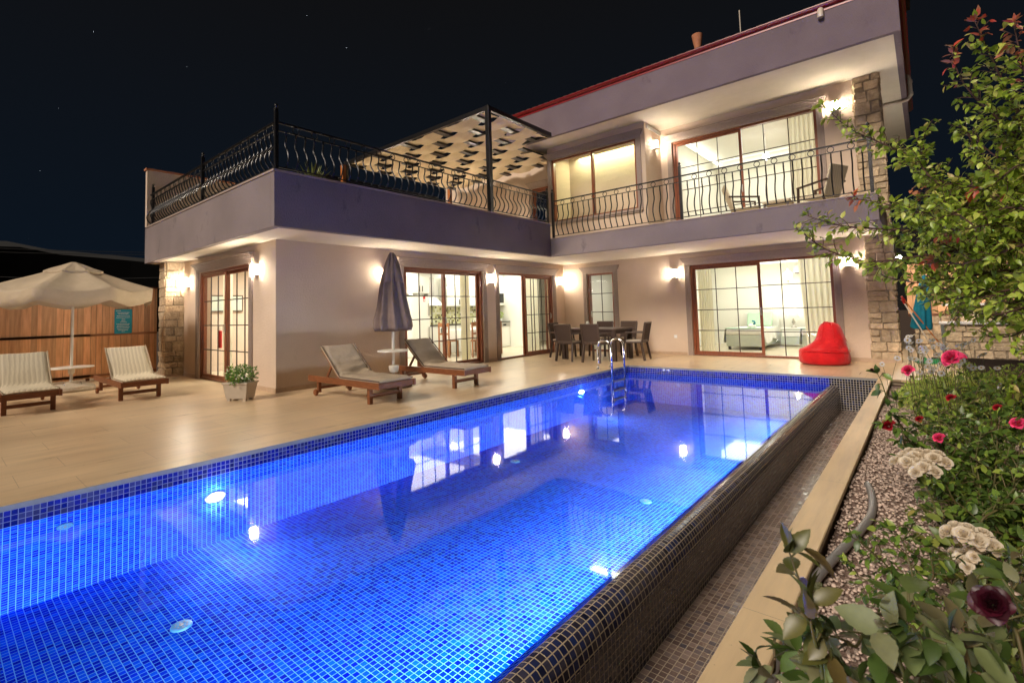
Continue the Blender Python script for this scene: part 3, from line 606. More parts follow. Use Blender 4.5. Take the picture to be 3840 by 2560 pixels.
# ---- interior lights (panels added under the ceilings to light the rooms)
def arealight(name, loc, sx_, sy_, w_, col=(1,.98,.88)):
    l = bpy.data.lights.new(name, 'AREA'); l.shape = 'RECTANGLE'; l.size = sx_; l.size_y = sy_; l.energy = w_; l.color = col
    o = bpy.data.objects.new(name, l); COL.objects.link(o); o.location = loc; return o
arealight('kitchen_light', (-5.0,-2.4,2.44), 2.4, 3.5, 33); arealight('kitchen_light', (-5.0,1.8,2.44), 2.4, 3.0, 33)
arealight('bedroom_light', (1.9,4.6,2.44), 3.0, 2.6, 32); arealight('hall_light', (-1.9,4.2,2.44), 1.2, 1.8, 9)
arealight('upper_bedroom_light', (2.0,4.7,5.62), 3.0, 2.6, 28); arealight('bathroom_light', (-1.6,3.2,5.62), 2.0, 1.8, 75, (.93,1,.60))
arealight('end_room_light', (-5.9,-4.6,2.44), 2.0, 1.4, 42)
# ---- iron railings: posts, rails, rings and pot-bellied balusters, each a part
def railing(label, p0, p1, out, z0, posts, h=.80, pitch=.145, z0b=None):
    p0 = Vector(p0); p1 = Vector(p1); d = (p1-p0); Ln = d.length; d.normalize(); o = Vector(out)
    t = thing('iron_railing', label, 'railing', p0, 0, 'wrought iron railings of the upper floor')
    P = lambda s, z, w=0: d*s + o*w + Vector((0,0,z))
    mb = MB(); mb.bar(P(0,h), P(Ln,h), .042, .014); mb.bar(P(0,h-.012), P(Ln,h-.012), .022, .012); mb.build('handrail', M['iron'], t)
    MB().bar(P(0,h-.125), P(Ln,h-.125), .022, .014).build('middle_rail', M['iron'], t)
    MB().bar(P(0,.055), P(Ln,.055), .026, .014).build('bottom_rail', M['iron'], t)
    for (s, hh) in posts:
        mb = MB(); mb.bar(P(s,-.02), P(s,hh), .05, .05, up=(d.x,d.y,0)); 
        c = P(s,hh); mb.lathe([(.0,.0),(.034,.004),(.034,.014),(.018,.022),(.014,.035),(.026,.048),(.028,.062),(.018,.078),(.006,.092),(.0,.098)], c, 10); mb.build('post', M['iron'], t, smooth=True, auto=True)
    bal = None; ring = None; n = int(round(Ln/pitch)); pit = Ln/n
    kz = (h-.125)/.67
    prof = [(a_, z_*kz if z_ > .06 else z_) for a_, z_ in [(0,.67),(.0,.60),(-.012,.55),(-.028,.50),(-.024,.45),(.004,.40),(.042,.34),(.068,.27),(.072,.21),(.052,.15),(.020,.10),(.002,.058)]]
    skip = [s for s, _ in posts]
    for i in range(n+1):
        s = i*pit
        if min(abs(s-q) for q in skip) < .05: continue
        if bal is None:
            mb = MB(); mb.tube([o*a + Vector((0,0,z)) for a, z in prof], .0125, 6)
            for z in (.60*kz,.075): mb.tube([Vector((0,0,z-.012)),Vector((0,0,z+.012))], .014, 6)
            bal = mb.build('baluster', M['iron'], t, smooth=True, auto=True); bal.location = P(s,0); bcur = bal
        else: bcur = bal.copy(); COL.objects.link(bcur); bcur.location = P(s,0)
        if i % 2 == 0:
            if ring is None:
                mb = MB(); mb.tube([d*(.049*math.cos(a))+Vector((0,0,.049*math.sin(a))) for a in [k*math.pi/9 for k in range(18)]], .007, 5, close=True); ring = mb.build('ring', M['iron'], t, smooth=True); rc = ring
            else: rc = ring.copy(); COL.objects.link(rc)
            rc.location = P(s, h-.068)
    return t
railing('long black iron railing over the kitchen doors, from the roof terrace corner to the balcony', (XP-.06,YP+.06,ZP+.03), (XP-.06,YB+.02,ZP+.03), (1,0,0), ZP+.03, [(0,.90),(6.8,.80)], h=.72, pitch=.147)
railing('black iron railing along the left end of the roof terrace', (XP-.12,YP+.06,ZP+.03), (XLW+.17,YP+.06,ZP+.03), (0,-1,0), ZP+.03, [(2.86,.86),(5.9,.86)], h=.72, pitch=.147)
railing('black iron railing of the balcony over the bedroom door', (XP+.05,YB+.06,ZL+.022), (XBE-.02,YB+.06,ZL+.022), (0,-1,0), ZL+.022, [(0,1.14),(3.18,1.12),(6.31,1.10)], h=1.07*.86, pitch=.146)

# ---- pergola with woven shade cloth
t = thing('pergola', 'dark steel pergola with woven cream shade cloth over the roof terrace', 'pergola')
PZ = 5.60; X0, X1, Y0, Y1 = -7.7, XP-.03, -1.93, 2.50
MB().box(X1-.06,Y0-.05,ZP+.03,X1+.04,Y0+.05,PZ+.10).build('post', M['iron'], t, bevel=.004)
MB().box(X0,Y0-.05,ZP+.03,X0+.10,Y0+.05,PZ+.10).build('post', M['iron'], t, bevel=.004)
MB().box(X0+.1,Y0-.04,PZ,X1-.06,Y0+.04,PZ+.10).build('beam', M['iron'], t)
MB().box(X1-.05,Y0+.05,PZ,X1+.03,.36,PZ+.10).build('beam', M['iron'], t)
MB().box(-3.07,.36,PZ,X1+.03,.44,PZ+.10).build('beam', M['iron'], t)
MB().box(X0,Y0+.05,PZ,X0+.08,Y1,PZ+.10).build('beam', M['iron'], t)
bx = [-2.57-.64*k for k in range(8)]
for k, x in enumerate(bx):
    MB().box(x-.085,Y0+.04,PZ+.005,x+.085,(Y1 if x < -3.1 else .36),PZ+.05).build('cross_bar', M['iron'], t)
def clothstrip(y, wd, par, xa, xb):
    b = MB(); n = 120; m_ = 9; rs = random.Random(int(y*100)+50)
    ph = rs.uniform(0,6)
    for j in range(m_+1):
        for i in range(n+1):
            x = xa+(xb-xa)*i/n; k = (x-bx[0])/-.64; s = math.cos(math.pi*k)*(1 if par else -1)
            v = j/m_; yy = y + wd*(v-.5)*(1+.04*math.sin(3*x+ph)) 
            z = PZ+.028 + max(-1,min(1,s*1.5))*.048 - .010*math.sin(math.pi*v) + .003*math.sin(14*v+3*x+ph)
            b.v.append((x,yy,z))
    for j in range(m_):
        for i in range(n): a = j*(n+1)+i; b.f.append((a,a+1,a+n+2,a+n+1))
    return b.build('shade_strip', M['shade_cloth'], t, smooth=True)
ys = [-1.65+.485*k for k in range(9)]
for k, y in enumerate(ys): clothstrip(y, .485, k % 2 == 0, X0+.1, (X1-.08 if y < .3 else -3.08))

# ---- terrace items behind the railing
t = thing('patio_sofa', 'long black outdoor bench behind the railing on the roof terrace', 'bench', (-2.62,-4.1,2.85))
MB().box(-.28,-1.35,.1,.28,1.35,.40).build('seat', M['black'], t, bevel=.02); MB().box(-.34,-1.35,.4,-.2,1.35,.84).build('backrest', M['black'], t, bevel=.02)
for y in (-1.25,1.2): MB().box(.22,y,.0,.29,y+.06,.9).build('end_frame', M['orange_wood'], t)
t = thing('yucca_plant', 'spiky yellow green yucca behind the terrace railing corner', 'plant', (-2.62,-5.72,2.85))
MB().lathe([(.15,0),(.18,.1),(.22,.42),(.24,.46),(.22,.46)], (0,0,0), 16).build('pot', M['planter'], t, smooth=True, auto=True)
mb = MB(); rs = random.Random(5)
for i in range(64):
    a = rs.uniform(0,6.28); el = rs.uniform(.05,1.35); ln = rs.uniform(.34,.58)*(1 if el > .3 else .8); d_ = Vector((math.cos(a)*math.cos(el),math.sin(a)*math.cos(el),math.sin(el))); sd_ = Vector((-math.sin(a),math.cos(a),0)); b0 = Vector((0,0,.46)); n0 = len(mb.v)
    for s, w_ in ((0,.012),(.3,.02),(.7,.013),(1,.0005)):
        c = b0+d_*ln*s+Vector((0,0,-.12*s*s*math.cos(el))); mb.v += [tuple(c-sd_*w_),tuple(c+Vector((0,0,-w_*.5))),tuple(c+sd_*w_)]
    for k in range(3):
        q = n0+3*k; mb.f += [(q,q+1,q+4,q+3),(q+1,q+2,q+5,q+4)]
mb.build('foliage', M['yucca'], t)

# ---- balcony chairs and table
def terrace_chair(label, loc, rz):
    t = thing('balcony_chair', label, 'chair', loc, rz, 'rattan chairs on the balcony')
    MB().hexa([(-.25,-.22,.37),(.25,-.22,.37),(.26,.26,.40),(-.26,.26,.40)],[(-.25,-.22,.42),(.25,-.22,.42),(.26,.26,.45),(-.26,.26,.45)]).build('seat', M['cushion_woven'], t, bevel=.01)
    MB().hexa([(-.25,-.24,.40),(.25,-.24,.40),(.25,-.20,.40),(-.25,-.20,.40)],[(-.27,-.42,.95),(.27,-.42,.95),(.27,-.38,.95),(-.27,-.38,.95)]).build('backrest', M['cushion_woven'], t, bevel=.01)
    for sx_ in (-1,1):
        MB().bar((sx_*.26,-.22,.38),(sx_*.25,-.34,0),.035).build('leg', M['plastic_brown'], t); MB().bar((sx_*.27,.24,.62),(sx_*.27,.26,0),.035).build('leg', M['plastic_brown'], t)
        MB().bar((sx_*.27,-.33,.68),(sx_*.27,.26,.62),.05,.03).build('armrest', M['plastic_brown'], t)
    return t
terrace_chair('left chair on the balcony, facing right', (2.02,1.75,2.85), -1.2)
terrace_chair('right chair on the balcony, in front of the curtain', (3.42,1.55,2.85), 1.15)
t = thing('balcony_table', 'small low rattan table between the two balcony chairs', 'table', (2.72,1.45,2.85))
MB().box(-.24,-.24,.38,.24,.24,.43).build('table_top', M['cushion_woven'], t, bevel=.01)
for a in (-1,1):
    for b_ in (-1,1): MB().bar((a*.2,b_*.2,.38),(a*.23,b_*.23,0),.04).build('leg', M['plastic_brown'], t)

# ---- sun loungers
def pad(path, y0, y1, th, wr=0, seed=1):
    """a cushion along an XZ path; wr wrinkles it"""
    pts = []; 
    for (a, b) in zip(path[:-1], path[1:]):
        n = max(2, int((Vector(b)-Vector(a)).length/.025)); pts += [Vector(a).lerp(Vector(b), i/n) for i in range(n)]
    pts.append(Vector(path[-1])); n = len(pts); m_ = 10; b_ = MB(); rs = np.random.RandomState(seed); ph = rs.uniform(0,6,4)
    nr = []
    for i in range(n):
        d = (pts[min(i+1,n-1)]-pts[max(i-1,0)]).normalized(); nr.append(Vector((-d.y,d.x)))
        if nr[-1].y < 0: nr[-1] = -nr[-1]
    rings = []
    for i, p in enumerate(pts):
        row = []; e = min(1, min(i, n-1-i)/2+.35)
        for j in range(m_+1):
            v = j/m_; y = y0+(y1-y0)*v; ed = min(1, min(v,1-v)*7+.35); W = wr*(math.sin(i*1.1+1.5*math.sin(v*4+ph[0])+ph[1])*.5+math.sin(i*.45+v*6+ph[2])*.5)*math.exp(-((i/n-.42)/.25)**2)
            q = p+nr[i]*(th*ed*e+W+.004*math.sin(v*9+i*.2)); row.append(len(b_.v)); b_.v.append((q.x,y,q.y))
        for j in range(m_,-1,-1):
            v = j/m_; row.append(len(b_.v)); b_.v.append((p.x,y0+(y1-y0)*v,p.y))
        rings.append(row)
    k = len(rings[0])
    for i in range(n-1):
        for j in range(k): b_.f.append((rings[i][j],rings[i][(j+1)%k],rings[i+1][(j+1)%k],rings[i+1][j]))
    b_.f.append(tuple(rings[0][::-1])); b_.f.append(tuple(rings[-1])); return b_
def lounger(label, loc, mat, wr, bang=.70, seed=1, hx=-.75, bl=.64):
    rz = 0
    t = thing('sun_lounger', label, 'sun lounger', loc, rz, 'wooden sun loungers on the deck')
    hw = .30; zr = .265;  bx_, bz_ = hx-bl*math.cos(bang), zr+.04+bl*math.sin(bang)
    for s in (-1,1):
        MB().box(-1.58,s*hw-.018,zr-.045,.30,s*hw+.018,zr+.045).build('side_rail', M['teak'], t, bevel=.004)
        MB().box(-.03,s*(hw-.045)-.028,0,.03,s*(hw-.045)+.028,zr-.01).build('leg', M['teak'], t, bevel=.004)
        MB().box(-1.39,s*(hw-.045)-.025,.05,-1.33,s*(hw-.045)+.025,zr-.01).build('leg', M['teak'], t, bevel=.004)
        mb = MB(); n0 = len(mb.v); mb.lathe([(.0,-.02),(.045,-.02),(.05,-.01),(.05,.01),(.045,.02),(.0,.02)], (0,0,0), 16)
        for i in range(n0, len(mb.v)): x, y, z = mb.v[i]; mb.v[i] = (x-1.38, z+s*(hw+.0), y+.052)
        mb.build('wheel', M['teak'], t, smooth=True, auto=True)
        MB().bar((hx,s*(hw-.05),zr+.03),(bx_,s*(hw-.05),bz_),.035,.05).build('backrest_rail', M['teak'], t)
        MB().bar((hx-bl*.55*math.cos(bang),s*(hw-.09),zr+.03+bl*.55*math.sin(bang)),(hx-.47,s*(hw-.09),zr-.01),.025,.035).build('strut', M['teak'], t)
    MB().box(-.02,-hw+.07,.085,.02,hw-.07,.135).build('crossbar', M['teak_y'], t, bevel=.003)
    MB().box(-1.37,-hw+.07,.10,-1.35,hw-.07,.14).build('crossbar', M['teak_y'], t)
    MB().box(.255,-hw+.018,zr-.04,.285,hw-.018,zr+.035).build('end_rail', M['teak_y'], t, bevel=.003)
    mb = MB()
    for k in range(int((.27-hx)/.088)): x = hx+.05+k*.088; mb.box(x,-hw+.02,zr+.02,x+.065,hw-.02,zr+.038)
    mb.build('slats', M['teak_y'], t)
    mb = MB()
    for k in range(8):
        u = .03+k*.085; c = Vector((hx-u*math.cos(bang),0,zr+.05+u*math.sin(bang))); c2 = Vector((hx-(u+.06)*math.cos(bang),0,zr+.05+(u+.06)*math.sin(bang))); up_ = Vector((math.sin(bang),0,math.cos(bang)))*.012
        mb.hexa([c-Vector((0,hw-.03,0)),c2-Vector((0,hw-.03,0)),c2+Vector((0,hw-.03,0)),c+Vector((0,hw-.03,0))],[c-Vector((0,hw-.03,0))+up_,c2-Vector((0,hw-.03,0))+up_,c2+Vector((0,hw-.03,0))+up_,c+Vector((0,hw-.03,0))+up_])
    mb.build('backrest_slats', M['teak_y'], t)
    path = [(hx-(bl+.02)*math.cos(bang),zr+.067+(bl+.02)*math.sin(bang)),(hx-.04*math.cos(bang),zr+.08),(hx+.04,zr+.045),(.26,zr+.042)]
    c = pad(path, -hw+.012, hw-.012, .048, wr, seed).build('cushion', M[mat], t, smooth=True, auto=True)
    mb = MB()
    for s in (-1,1): mb.tube([(p[0]+(.03 if i < 2 else 0),s*(hw-.010),p[1]+(.022)) for i, p in enumerate(path)], .009, 6)
    mb.build('piping', M['piping' if wr else 'piping_tan'], c, smooth=True)
    return t
lounger('lounger with a woven cushion, cut by the left edge of the photo', (-4.80,-8.85,0), 'cushion_woven', .0, .74, 1, -.46, .66)
lounger('lounger with a woven cushion between the open parasol and the potted plant', (-4.80,-7.54,0), 'cushion_woven', .0, .74, 2, -.46, .66)
lounger('lounger with a creased tan cushion standing in front of the blank wall', (-1.04,-5.51,0), 'cushion_tan', .016, .70, 3)
lounger('lounger with a creased tan cushion in front of the kitchen door', (-1.02,-3.90,0), 'cushion_tan', .016, .70, 4)

# ---- open parasol
UX, UY = -7.15, -8.05
t = thing('open_parasol', 'open cream parasol with a white pole in front of the fence', 'parasol', (UX,UY,0))
MB().lathe([(.0,0),(.34,.0),(.36,.03),(.345,.085),(.30,.115),(.10,.125),(.06,.16),(.0,.16)], (0,0,0), 28).build('base', M['concrete_base'], t, smooth=True, auto=True)
mb = MB()
for s in (-1,1): mb.tube([(.12+.07*math.cos(a),s*.12,.11+.06*math.sin(a)) for a in [k*math.pi/8 for k in range(9)]], .008, 6)
mb.build('base_handle', M['steel'], t, smooth=True)
MB().tube([(0,0,.12),(0,0,2.36)], .022, 12).build('pole', M['pole_white'], t, smooth=True, auto=True)
MB().lathe([(.0,.415),(.33,.415),(.335,.425),(.33,.438),(.0,.438)], (0,0,0), 32).lathe([(.03,.30),(.05,.33),(.05,.415)], (0,0,0), 16).build('table', M['pole_white'], t, smooth=True, auto=True)
def canopy(Rr, zt, ze, hang, n=8, rot=.2, r0=.0, sag=.06, valance=True):
    b = MB(); nr, na = 14, n*10; rings = []
    for i in range(nr+1):
        f = i/nr; row = []
        for k in range(na):
            a = 2*math.pi*k/na; m_ = (a*n/(2*math.pi)) % 1; cs = math.cos(math.pi/n)/math.cos((m_-.5)*2*math.pi/n); bow = math.sin(math.pi*m_)
            rr = (r0+(Rr-r0)*f)*(cs*(1-.015*bow*f)); z = zt+(ze-zt)*f - sag*bow*f*(1-f*.4) + .006*math.sin(a*23+f*9)*f
            row.append(len(b.v)); b.v.append((rr*math.cos(a+rot), rr*math.sin(a+rot), z))
        rings.append(row)
    if valance:
        for (dz, rr_) in ((.0,1.0),(.09,.995),(hang,.985)):
            row = []
            for k in range(na):
                x, y, z = b.v[rings[nr][k]]; m_ = (k*n/na) % 1; row.append(len(b.v)); wv = 1+.012*math.sin(k*1.3)*(dz/hang); b.v.append((x*rr_*wv, y*rr_*wv, z-dz*(1+.12*math.sin(math.pi*m_))-.002))
            rings.append(row)
    for i in range(len(rings)-1):
        for k in range(na): b.f.append((rings[i][k],rings[i][(k+1)%na],rings[i+1][(k+1)%na],rings[i+1][k]))
    return b
cn = canopy(1.26, 2.26, 1.86, .23, rot=.28, r0=.20, sag=.13).build('canopy', M['canvas'], t, smooth=True)
sm_ = cn.modifiers.new('s','SOLIDIFY'); sm_.thickness = .004
v_ = canopy(.46, 2.38, 2.20, .05, rot=.28, r0=.04, sag=.03).build('vent_cap', M['canvas'], cn, smooth=True)
for k in range(8):
    a = .28+k*math.pi/4; MB().bar((.03*math.cos(a),.03*math.sin(a),2.25),(1.24*math.cos(a),1.24*math.sin(a),1.845),.014,.022).build('rib', M['pole_white'], t)
    MB().bar((.03*math.cos(a),.03*math.sin(a),1.80),(.62*math.cos(a),.62*math.sin(a),2.04),.012,.016).build('strut', M['pole_white'], t)

# ---- folded parasol
CX, CY = -2.08, -4.57
t = thing('folded_parasol', 'folded grey brown parasol standing behind the loungers', 'parasol', (CX,CY,0))
MB().lathe([(.0,0),(.30,.0),(.32,.03),(.30,.08),(.24,.10),(.08,.11),(.05,.16),(.0,.16)], (0,0,0), 24).build('base', M['canvas_old'], t, smooth=True, auto=True)
MB().tube([(0,0,.1),(0,0,2.24)], .024, 12).build('pole', M['pole_white'], t, smooth=True)
MB().lathe([(.0,.60),(.26,.60),(.265,.61),(.26,.622),(.0,.622)], (0,0,0), 32).build('table', M['pole_white'], t, smooth=True, auto=True)
MB().lathe([(.02,.24),(.06,.25),(.085,.29),(.09,.36),(.085,.365),(.0,.365)], (.05,-.03,0), 18).build('cup_holder', M['pole_white'], t, smooth=True, auto=True)
def fold(a, z, i): return 1+.21*math.sin(a*8+.5*math.sin(z*5))+.08*math.sin(a*17+z*4)
MB().lathe([(.22,1.02),(.25,.95),(.272,1.02),(.262,1.14),(.228,1.3),(.198,1.5),(.17,1.7),(.142,1.9),(.106,2.08),(.078,2.18),(.052,2.26),(.02,2.30)], (0,0,0), 96, fold).build('canopy', M['canvas_old'], t, smooth=True)
mb = MB()
def fold2(a, z, i): return 1+.20*math.sin(a*4+z*7)
mb.lathe([(.162,1.78),(.172,1.80),(.150,1.92),(.108,2.08),(.06,2.2),(.03,2.3)], (0,0,0), 64, fold2).build('vent_flap', M['canvas_old'], t, smooth=True)

# ---- planter by the end door
t = thing('potted_plant', 'grey rectangular planter with a round green bush by the end door', 'potted plant', (-3.12,-6.66,0), .55)
MB().hexa([(-.17,-.10,.03),(.17,-.10,.03),(.17,.10,.03),(-.17,.10,.03)],[(-.205,-.13,.26),(.205,-.13,.26),(.205,.13,.26),(-.205,.13,.26)]).build('planter', M['planter'], t, bevel=.008)
MB().box(-.215,-.14,.25,.215,.14,.275).build('rim', M['planter'], t, bevel=.005)
for sx_ in (-1,1):
    for sy_ in (-1,1): MB().box(sx_*.13-.025,sy_*.075-.02,0,sx_*.13+.025,sy_*.075+.02,.035).build('foot', M['planter'], t)
PLANTER = t

# ---- dining set
def dining_chair(label, loc, rz):
    t = thing('dining_chair', label, 'chair', loc, rz, 'brown rattan chairs round the poolside table')
    MB().box(-.225,-.20,.40,.225,.23,.435).build('seat', M['plastic_brown'], t, bevel=.008)
    MB().box(-.205,-.19,.435,.205,.215,.47).build('cushion', M['seat_pad'], t, bevel=.015, seg=3)
    MB().hexa([(-.19,-.235,.47),(.19,-.235,.47),(.19,-.205,.47),(-.19,-.205,.47)],[(-.215,-.315,.86),(.215,-.315,.86),(.215,-.285,.86),(-.215,-.285,.86)]).build('backrest', M['rattan'], t, bevel=.008)
    mb = MB(); mb.bar((-.225,-.31,.865),(.225,-.31,.865),.045,.035)
    for s in (-1,1): mb.bar((s*.205,-.22,.42),(s*.222,-.308,.86),.03,.04)
    mb.bar((-.2,-.218,.44),(.2,-.218,.44),.03,.05); mb.build('back_frame', M['plastic_brown'], t, bevel=.005)
    MB().box(-.012,-.244,.425,.012,-.236,.445).build('badge', M['steel'], t)
    for s in (-1,1):
        MB().bar((s*.205,-.20,.41),(s*.225,-.27,0),.042,.05).build('leg', M['plastic_brown'], t, bevel=.004); MB().bar((s*.21,.20,.41),(s*.22,.22,0),.04,.045).build('leg', M['plastic_brown'], t, bevel=.004)
        mb = MB(); mb.bar((s*.225,-.25,.645),(s*.235,.16,.645),.045,.028); mb.bar((s*.232,.15,.64),(s*.215,.19,.43),.03,.035); mb.build('armrest', M['plastic_brown'], t, bevel=.004)
    return t
c0 = dining_chair('near left chair, its back to the pool', (-1.67,.33,0), 0)
again(c0, 'near chair right behind the pool ladder, its back to the pool', (-.94,.33,0))
again(c0, 'chair at the left end of the table by the kitchen door', (-2.28,.98,0), -math.pi/2)
again(c0, 'chair at the right end of the table beside the wall', (-.36,1.14,0), math.pi/2+.12)
again(c0, 'far side chair in front of the narrow window', (-1.60,1.70,0), math.pi+.05)
again(c0, 'far side chair right of the narrow window', (-.95,1.70,0), math.pi-.05)
t = thing('dining_table', 'dark brown rattan dining table by the pool ladder', 'table', (-1.30,.97,0))
MB().box(-.76,-.47,.71,.76,.47,.75).build('table_top', M['plastic_brown'], t, bevel=.006); MB().box(-.72,-.43,.63,.72,.43,.71).build('apron', M['rattan'], t)
for a in (-1,1):
    for b_ in (-1,1): MB().box(a*.69-.04,b_*.41-.04,0,a*.69+.04,b_*.41+.04,.71).build('leg', M['rattan'], t, bevel=.004)
t = thing('small_lantern', 'small white cylinder ornament standing on the poolside table', 'ornament', (-1.62,1.12,.75))
MB().lathe([(.045,0),(.05,.01),(.05,.10),(.04,.12)], (0,0,0), 16).build('body', M['linen'], t, smooth=True, auto=True); MB().lathe([(.03,.12),(.05,.13),(.02,.16)], (0,0,0), 12).build('top', M['linen'], t, smooth=True)

# ---- pool ladder
t = thing('pool_ladder', 'chrome pool ladder with two arched rails at the far corner', 'pool ladder')
for y in (-.95,-.42):
    pts = [(-.19,y,0),(-.19,y,.44)]+[(-.04-.15*math.cos(a),y,.44+.15*math.sin(a)) for a in [k*math.pi/12 for k in range(13)]]+[(.11,y,.44),(.11,y,-.62)]
    r_ = MB().tube(pts, .021, 12).build('rail', M['chrome'], t, smooth=True); MB().lathe([(.05,0),(.05,.012),(.03,.02)], (-.19,y,0), 20).build('flange', M['chrome'], r_, smooth=True, auto=True)
for z in (-.22,-.40,-.58): MB().box(.07,-.93,z-.012,.15,-.44,z+.012).build('step', M['brushed'], t, bevel=.004)

# ---- pool fittings
def disc(name, label, cat, m, loc, nrm, r, group, th=.012):
    q = Vector(nrm).to_track_quat('Z','Y'); t = thing(name, label, cat, loc, 0, group); t.rotation_mode = 'QUATERNION'; t.rotation_quaternion = q
    MB().lathe([(.0,th),(r*.92,th),(r,th*.4),(r,0)][::-1], (0,0,0), 28).build('plate', m, t, smooth=True, auto=True)
    mb = MB(); 
    for k in range(8): a = k*math.pi/4; mb.box(r*.55*math.cos(a)-r*.07,r*.55*math.sin(a)-r*.07,th,r*.55*math.cos(a)+r*.07,r*.55*math.sin(a)+r*.07,th+.002)
    mb.lathe([(r*.2,th),(r*.2,th+.006),(0,th+.006)], (0,0,0), 14); mb.build('grille', M['steel_grey'], t); return t
FG = 'round inlets in the pool lining'
disc('pool_inlet', 'round pale inlet on the pool floor in the lower left foreground', 'pool inlet', M['fitting'], on(680,2348,'Z',ZF+.004), (0,0,1), .062, FG)
disc('pool_inlet', 'round inlet on the pool floor near the infinity edge', 'pool inlet', M['fitting'], on(2420,1881,'Z',ZF+.004), (0,0,1), .062, FG)
disc('pool_inlet', 'round inlet on the pool floor in the middle, below the reflected kitchen doors', 'pool inlet', M['fitting'], on(1932,1730,'Z',ZF+.004), (0,0,1), .062, FG)
disc('pool_inlet', 'round inlet on the pool wall at the far left', 'pool inlet', M['fitting'], on(243,1972,'X',.004), (1,0,0), .05, FG).scale = (1,.45,1)
def plight(label, y, z, w_):
    t = thing('pool_light', label, 'pool light', (.0,y,z), 0, 'lit lamps in the pool wall'); t.rotation_euler = (0,math.pi/2,0); t.scale = (.5,1,1)
    MB().lathe([(.085,0),(.085,.012),(.07,.018),(.06,.018),(.06,.006)], (0,0,0), 28).build('rim', M['white_paint'], t, smooth=True, auto=True)
    MB().lathe([(.06,.006),(.056,.024),(.036,.042),(.0,.050)], (0,0,0), 24).build('lens', M['pool_lamp'], t, smooth=True)
    l = bpy.data.lights.new('pool_lamp_light', 'AREA'); l.shape = 'DISK'; l.size = .12; l.spread = R(110); l.energy = w_; l.color = (.86,.93,1.0)
    o = bpy.data.objects.new('pool_lamp_light', l); COL.objects.link(o); o.location = (.035,y,z); o.rotation_euler = (0,-math.pi/2,0)
PW = 5
plight('lit pool lamp in the pool wall, nearest to the camera', -8.11, -.33, PW); plight('lit pool lamp in the pool wall left of the ladder', -1.96, -.28, PW)
l = bpy.data.lights.new('pool_edge_fill', 'AREA'); l.shape = 'RECTANGLE'; l.size = .08; l.size_y = 13.0; l.spread = R(100); l.energy = 74; l.color = (.86,.93,1.0)   # unseen fill added under the overflow edge to light the basin
o = bpy.data.objects.new('pool_edge_fill', l); COL.objects.link(o); o.location = (3.32,-7.0,-.34); o.rotation_euler = (0,math.pi/2-R(20),0)
l = bpy.data.lights.new('pool_end_fill', 'AREA'); l.shape = 'RECTANGLE'; l.size = 3.0; l.size_y = .08; l.energy = 62; l.color = (.86,.93,1.0)  # added fill at the near end, out of view, to brighten the basin
o = bpy.data.objects.new('pool_end_fill', l); COL.objects.link(o); o.location = (1.7,YN+.04,-.42); o.rotation_euler = (math.pi/2,0,0)

# ---- beanbag
t = thing('beanbag', 'bright red beanbag chair in front of the bedroom door', 'beanbag', (3.27,1.86,0), R(-12))
def bean():
    b = MB(); n = 64; rings = []
    prof = [(.0,.34,0,0),(.012,.40,0,0),(.06,.435,0,0),(.14,.44,0,0),(.22,.43,0,0),(.28,.405,0,0),(.305,.405,0,0),(.32,.375,.02,.02),(.37,.33,.05,.04),(.44,.275,.09,.06),(.52,.24,.11,.07),(.60,.215,.11,.07),(.68,.195,.105,.07),(.75,.168,.10,.07),(.80,.125,.10,.06),(.828,.06,.10,.06)]
    for (z, r, ox, oy) in prof:
        row = []
        for k in range(n):
            a = 2*math.pi*k/n; cr = 1+(.018*math.sin(6*a+z*9)+.022*math.sin(4*a-z*22+1))*(1 if z > .3 else .3)+.012*math.sin(13*a+z*30)*(z < .3)*(z > .03)+.03*math.exp(-((z-.33)/.06)**2)*math.sin(9*a+2)
            row.append(len(b.v)); b.v.append((ox+r*cr*math.cos(a), oy+r*.94*cr*math.sin(a), z+.01*math.sin(5*a)*(.28 < z < .5)))
        rings.append(row)
    for i in range(len(rings)-1):
        for k in range(n): b.f.append((rings[i][k],rings[i][(k+1)%n],rings[i+1][(k+1)%n],rings[i+1][k]))
    b.f.append(tuple(rings[0][::-1])); b.f.append(tuple(rings[-1])); return b
o_ = bean().build('cover', M['bean_red'], t, smooth=True); sb = o_.modifiers.new('s','SUBSURF'); sb.levels = 1; sb.render_levels = 1
mb = MB(); mb.tube([(.432*math.cos(a),.432*.94*math.sin(a),.262+.006*math.sin(3*a)) for a in [k*math.pi/32 for k in range(64)]], .006, 5, close=True)
for a in (-1.9,-1.0,.2): mb.tube([(.105+r*1.01*math.cos(a),.065+r*.95*math.sin(a),z) for z, r in ((.44,.272),(.52,.24),(.60,.215),(.68,.195),(.75,.168),(.80,.125))], .005, 5)
mb.build('seam', M['bean_red'], o_, smooth=True)
mb = MB(); mb.tube([(.03,-.05,.79),(.07,-.07,.83),(.13,-.07,.83),(.17,-.05,.79)], .01, 6)
mb.build('handle', M['bean_red'], o_, smooth=True)

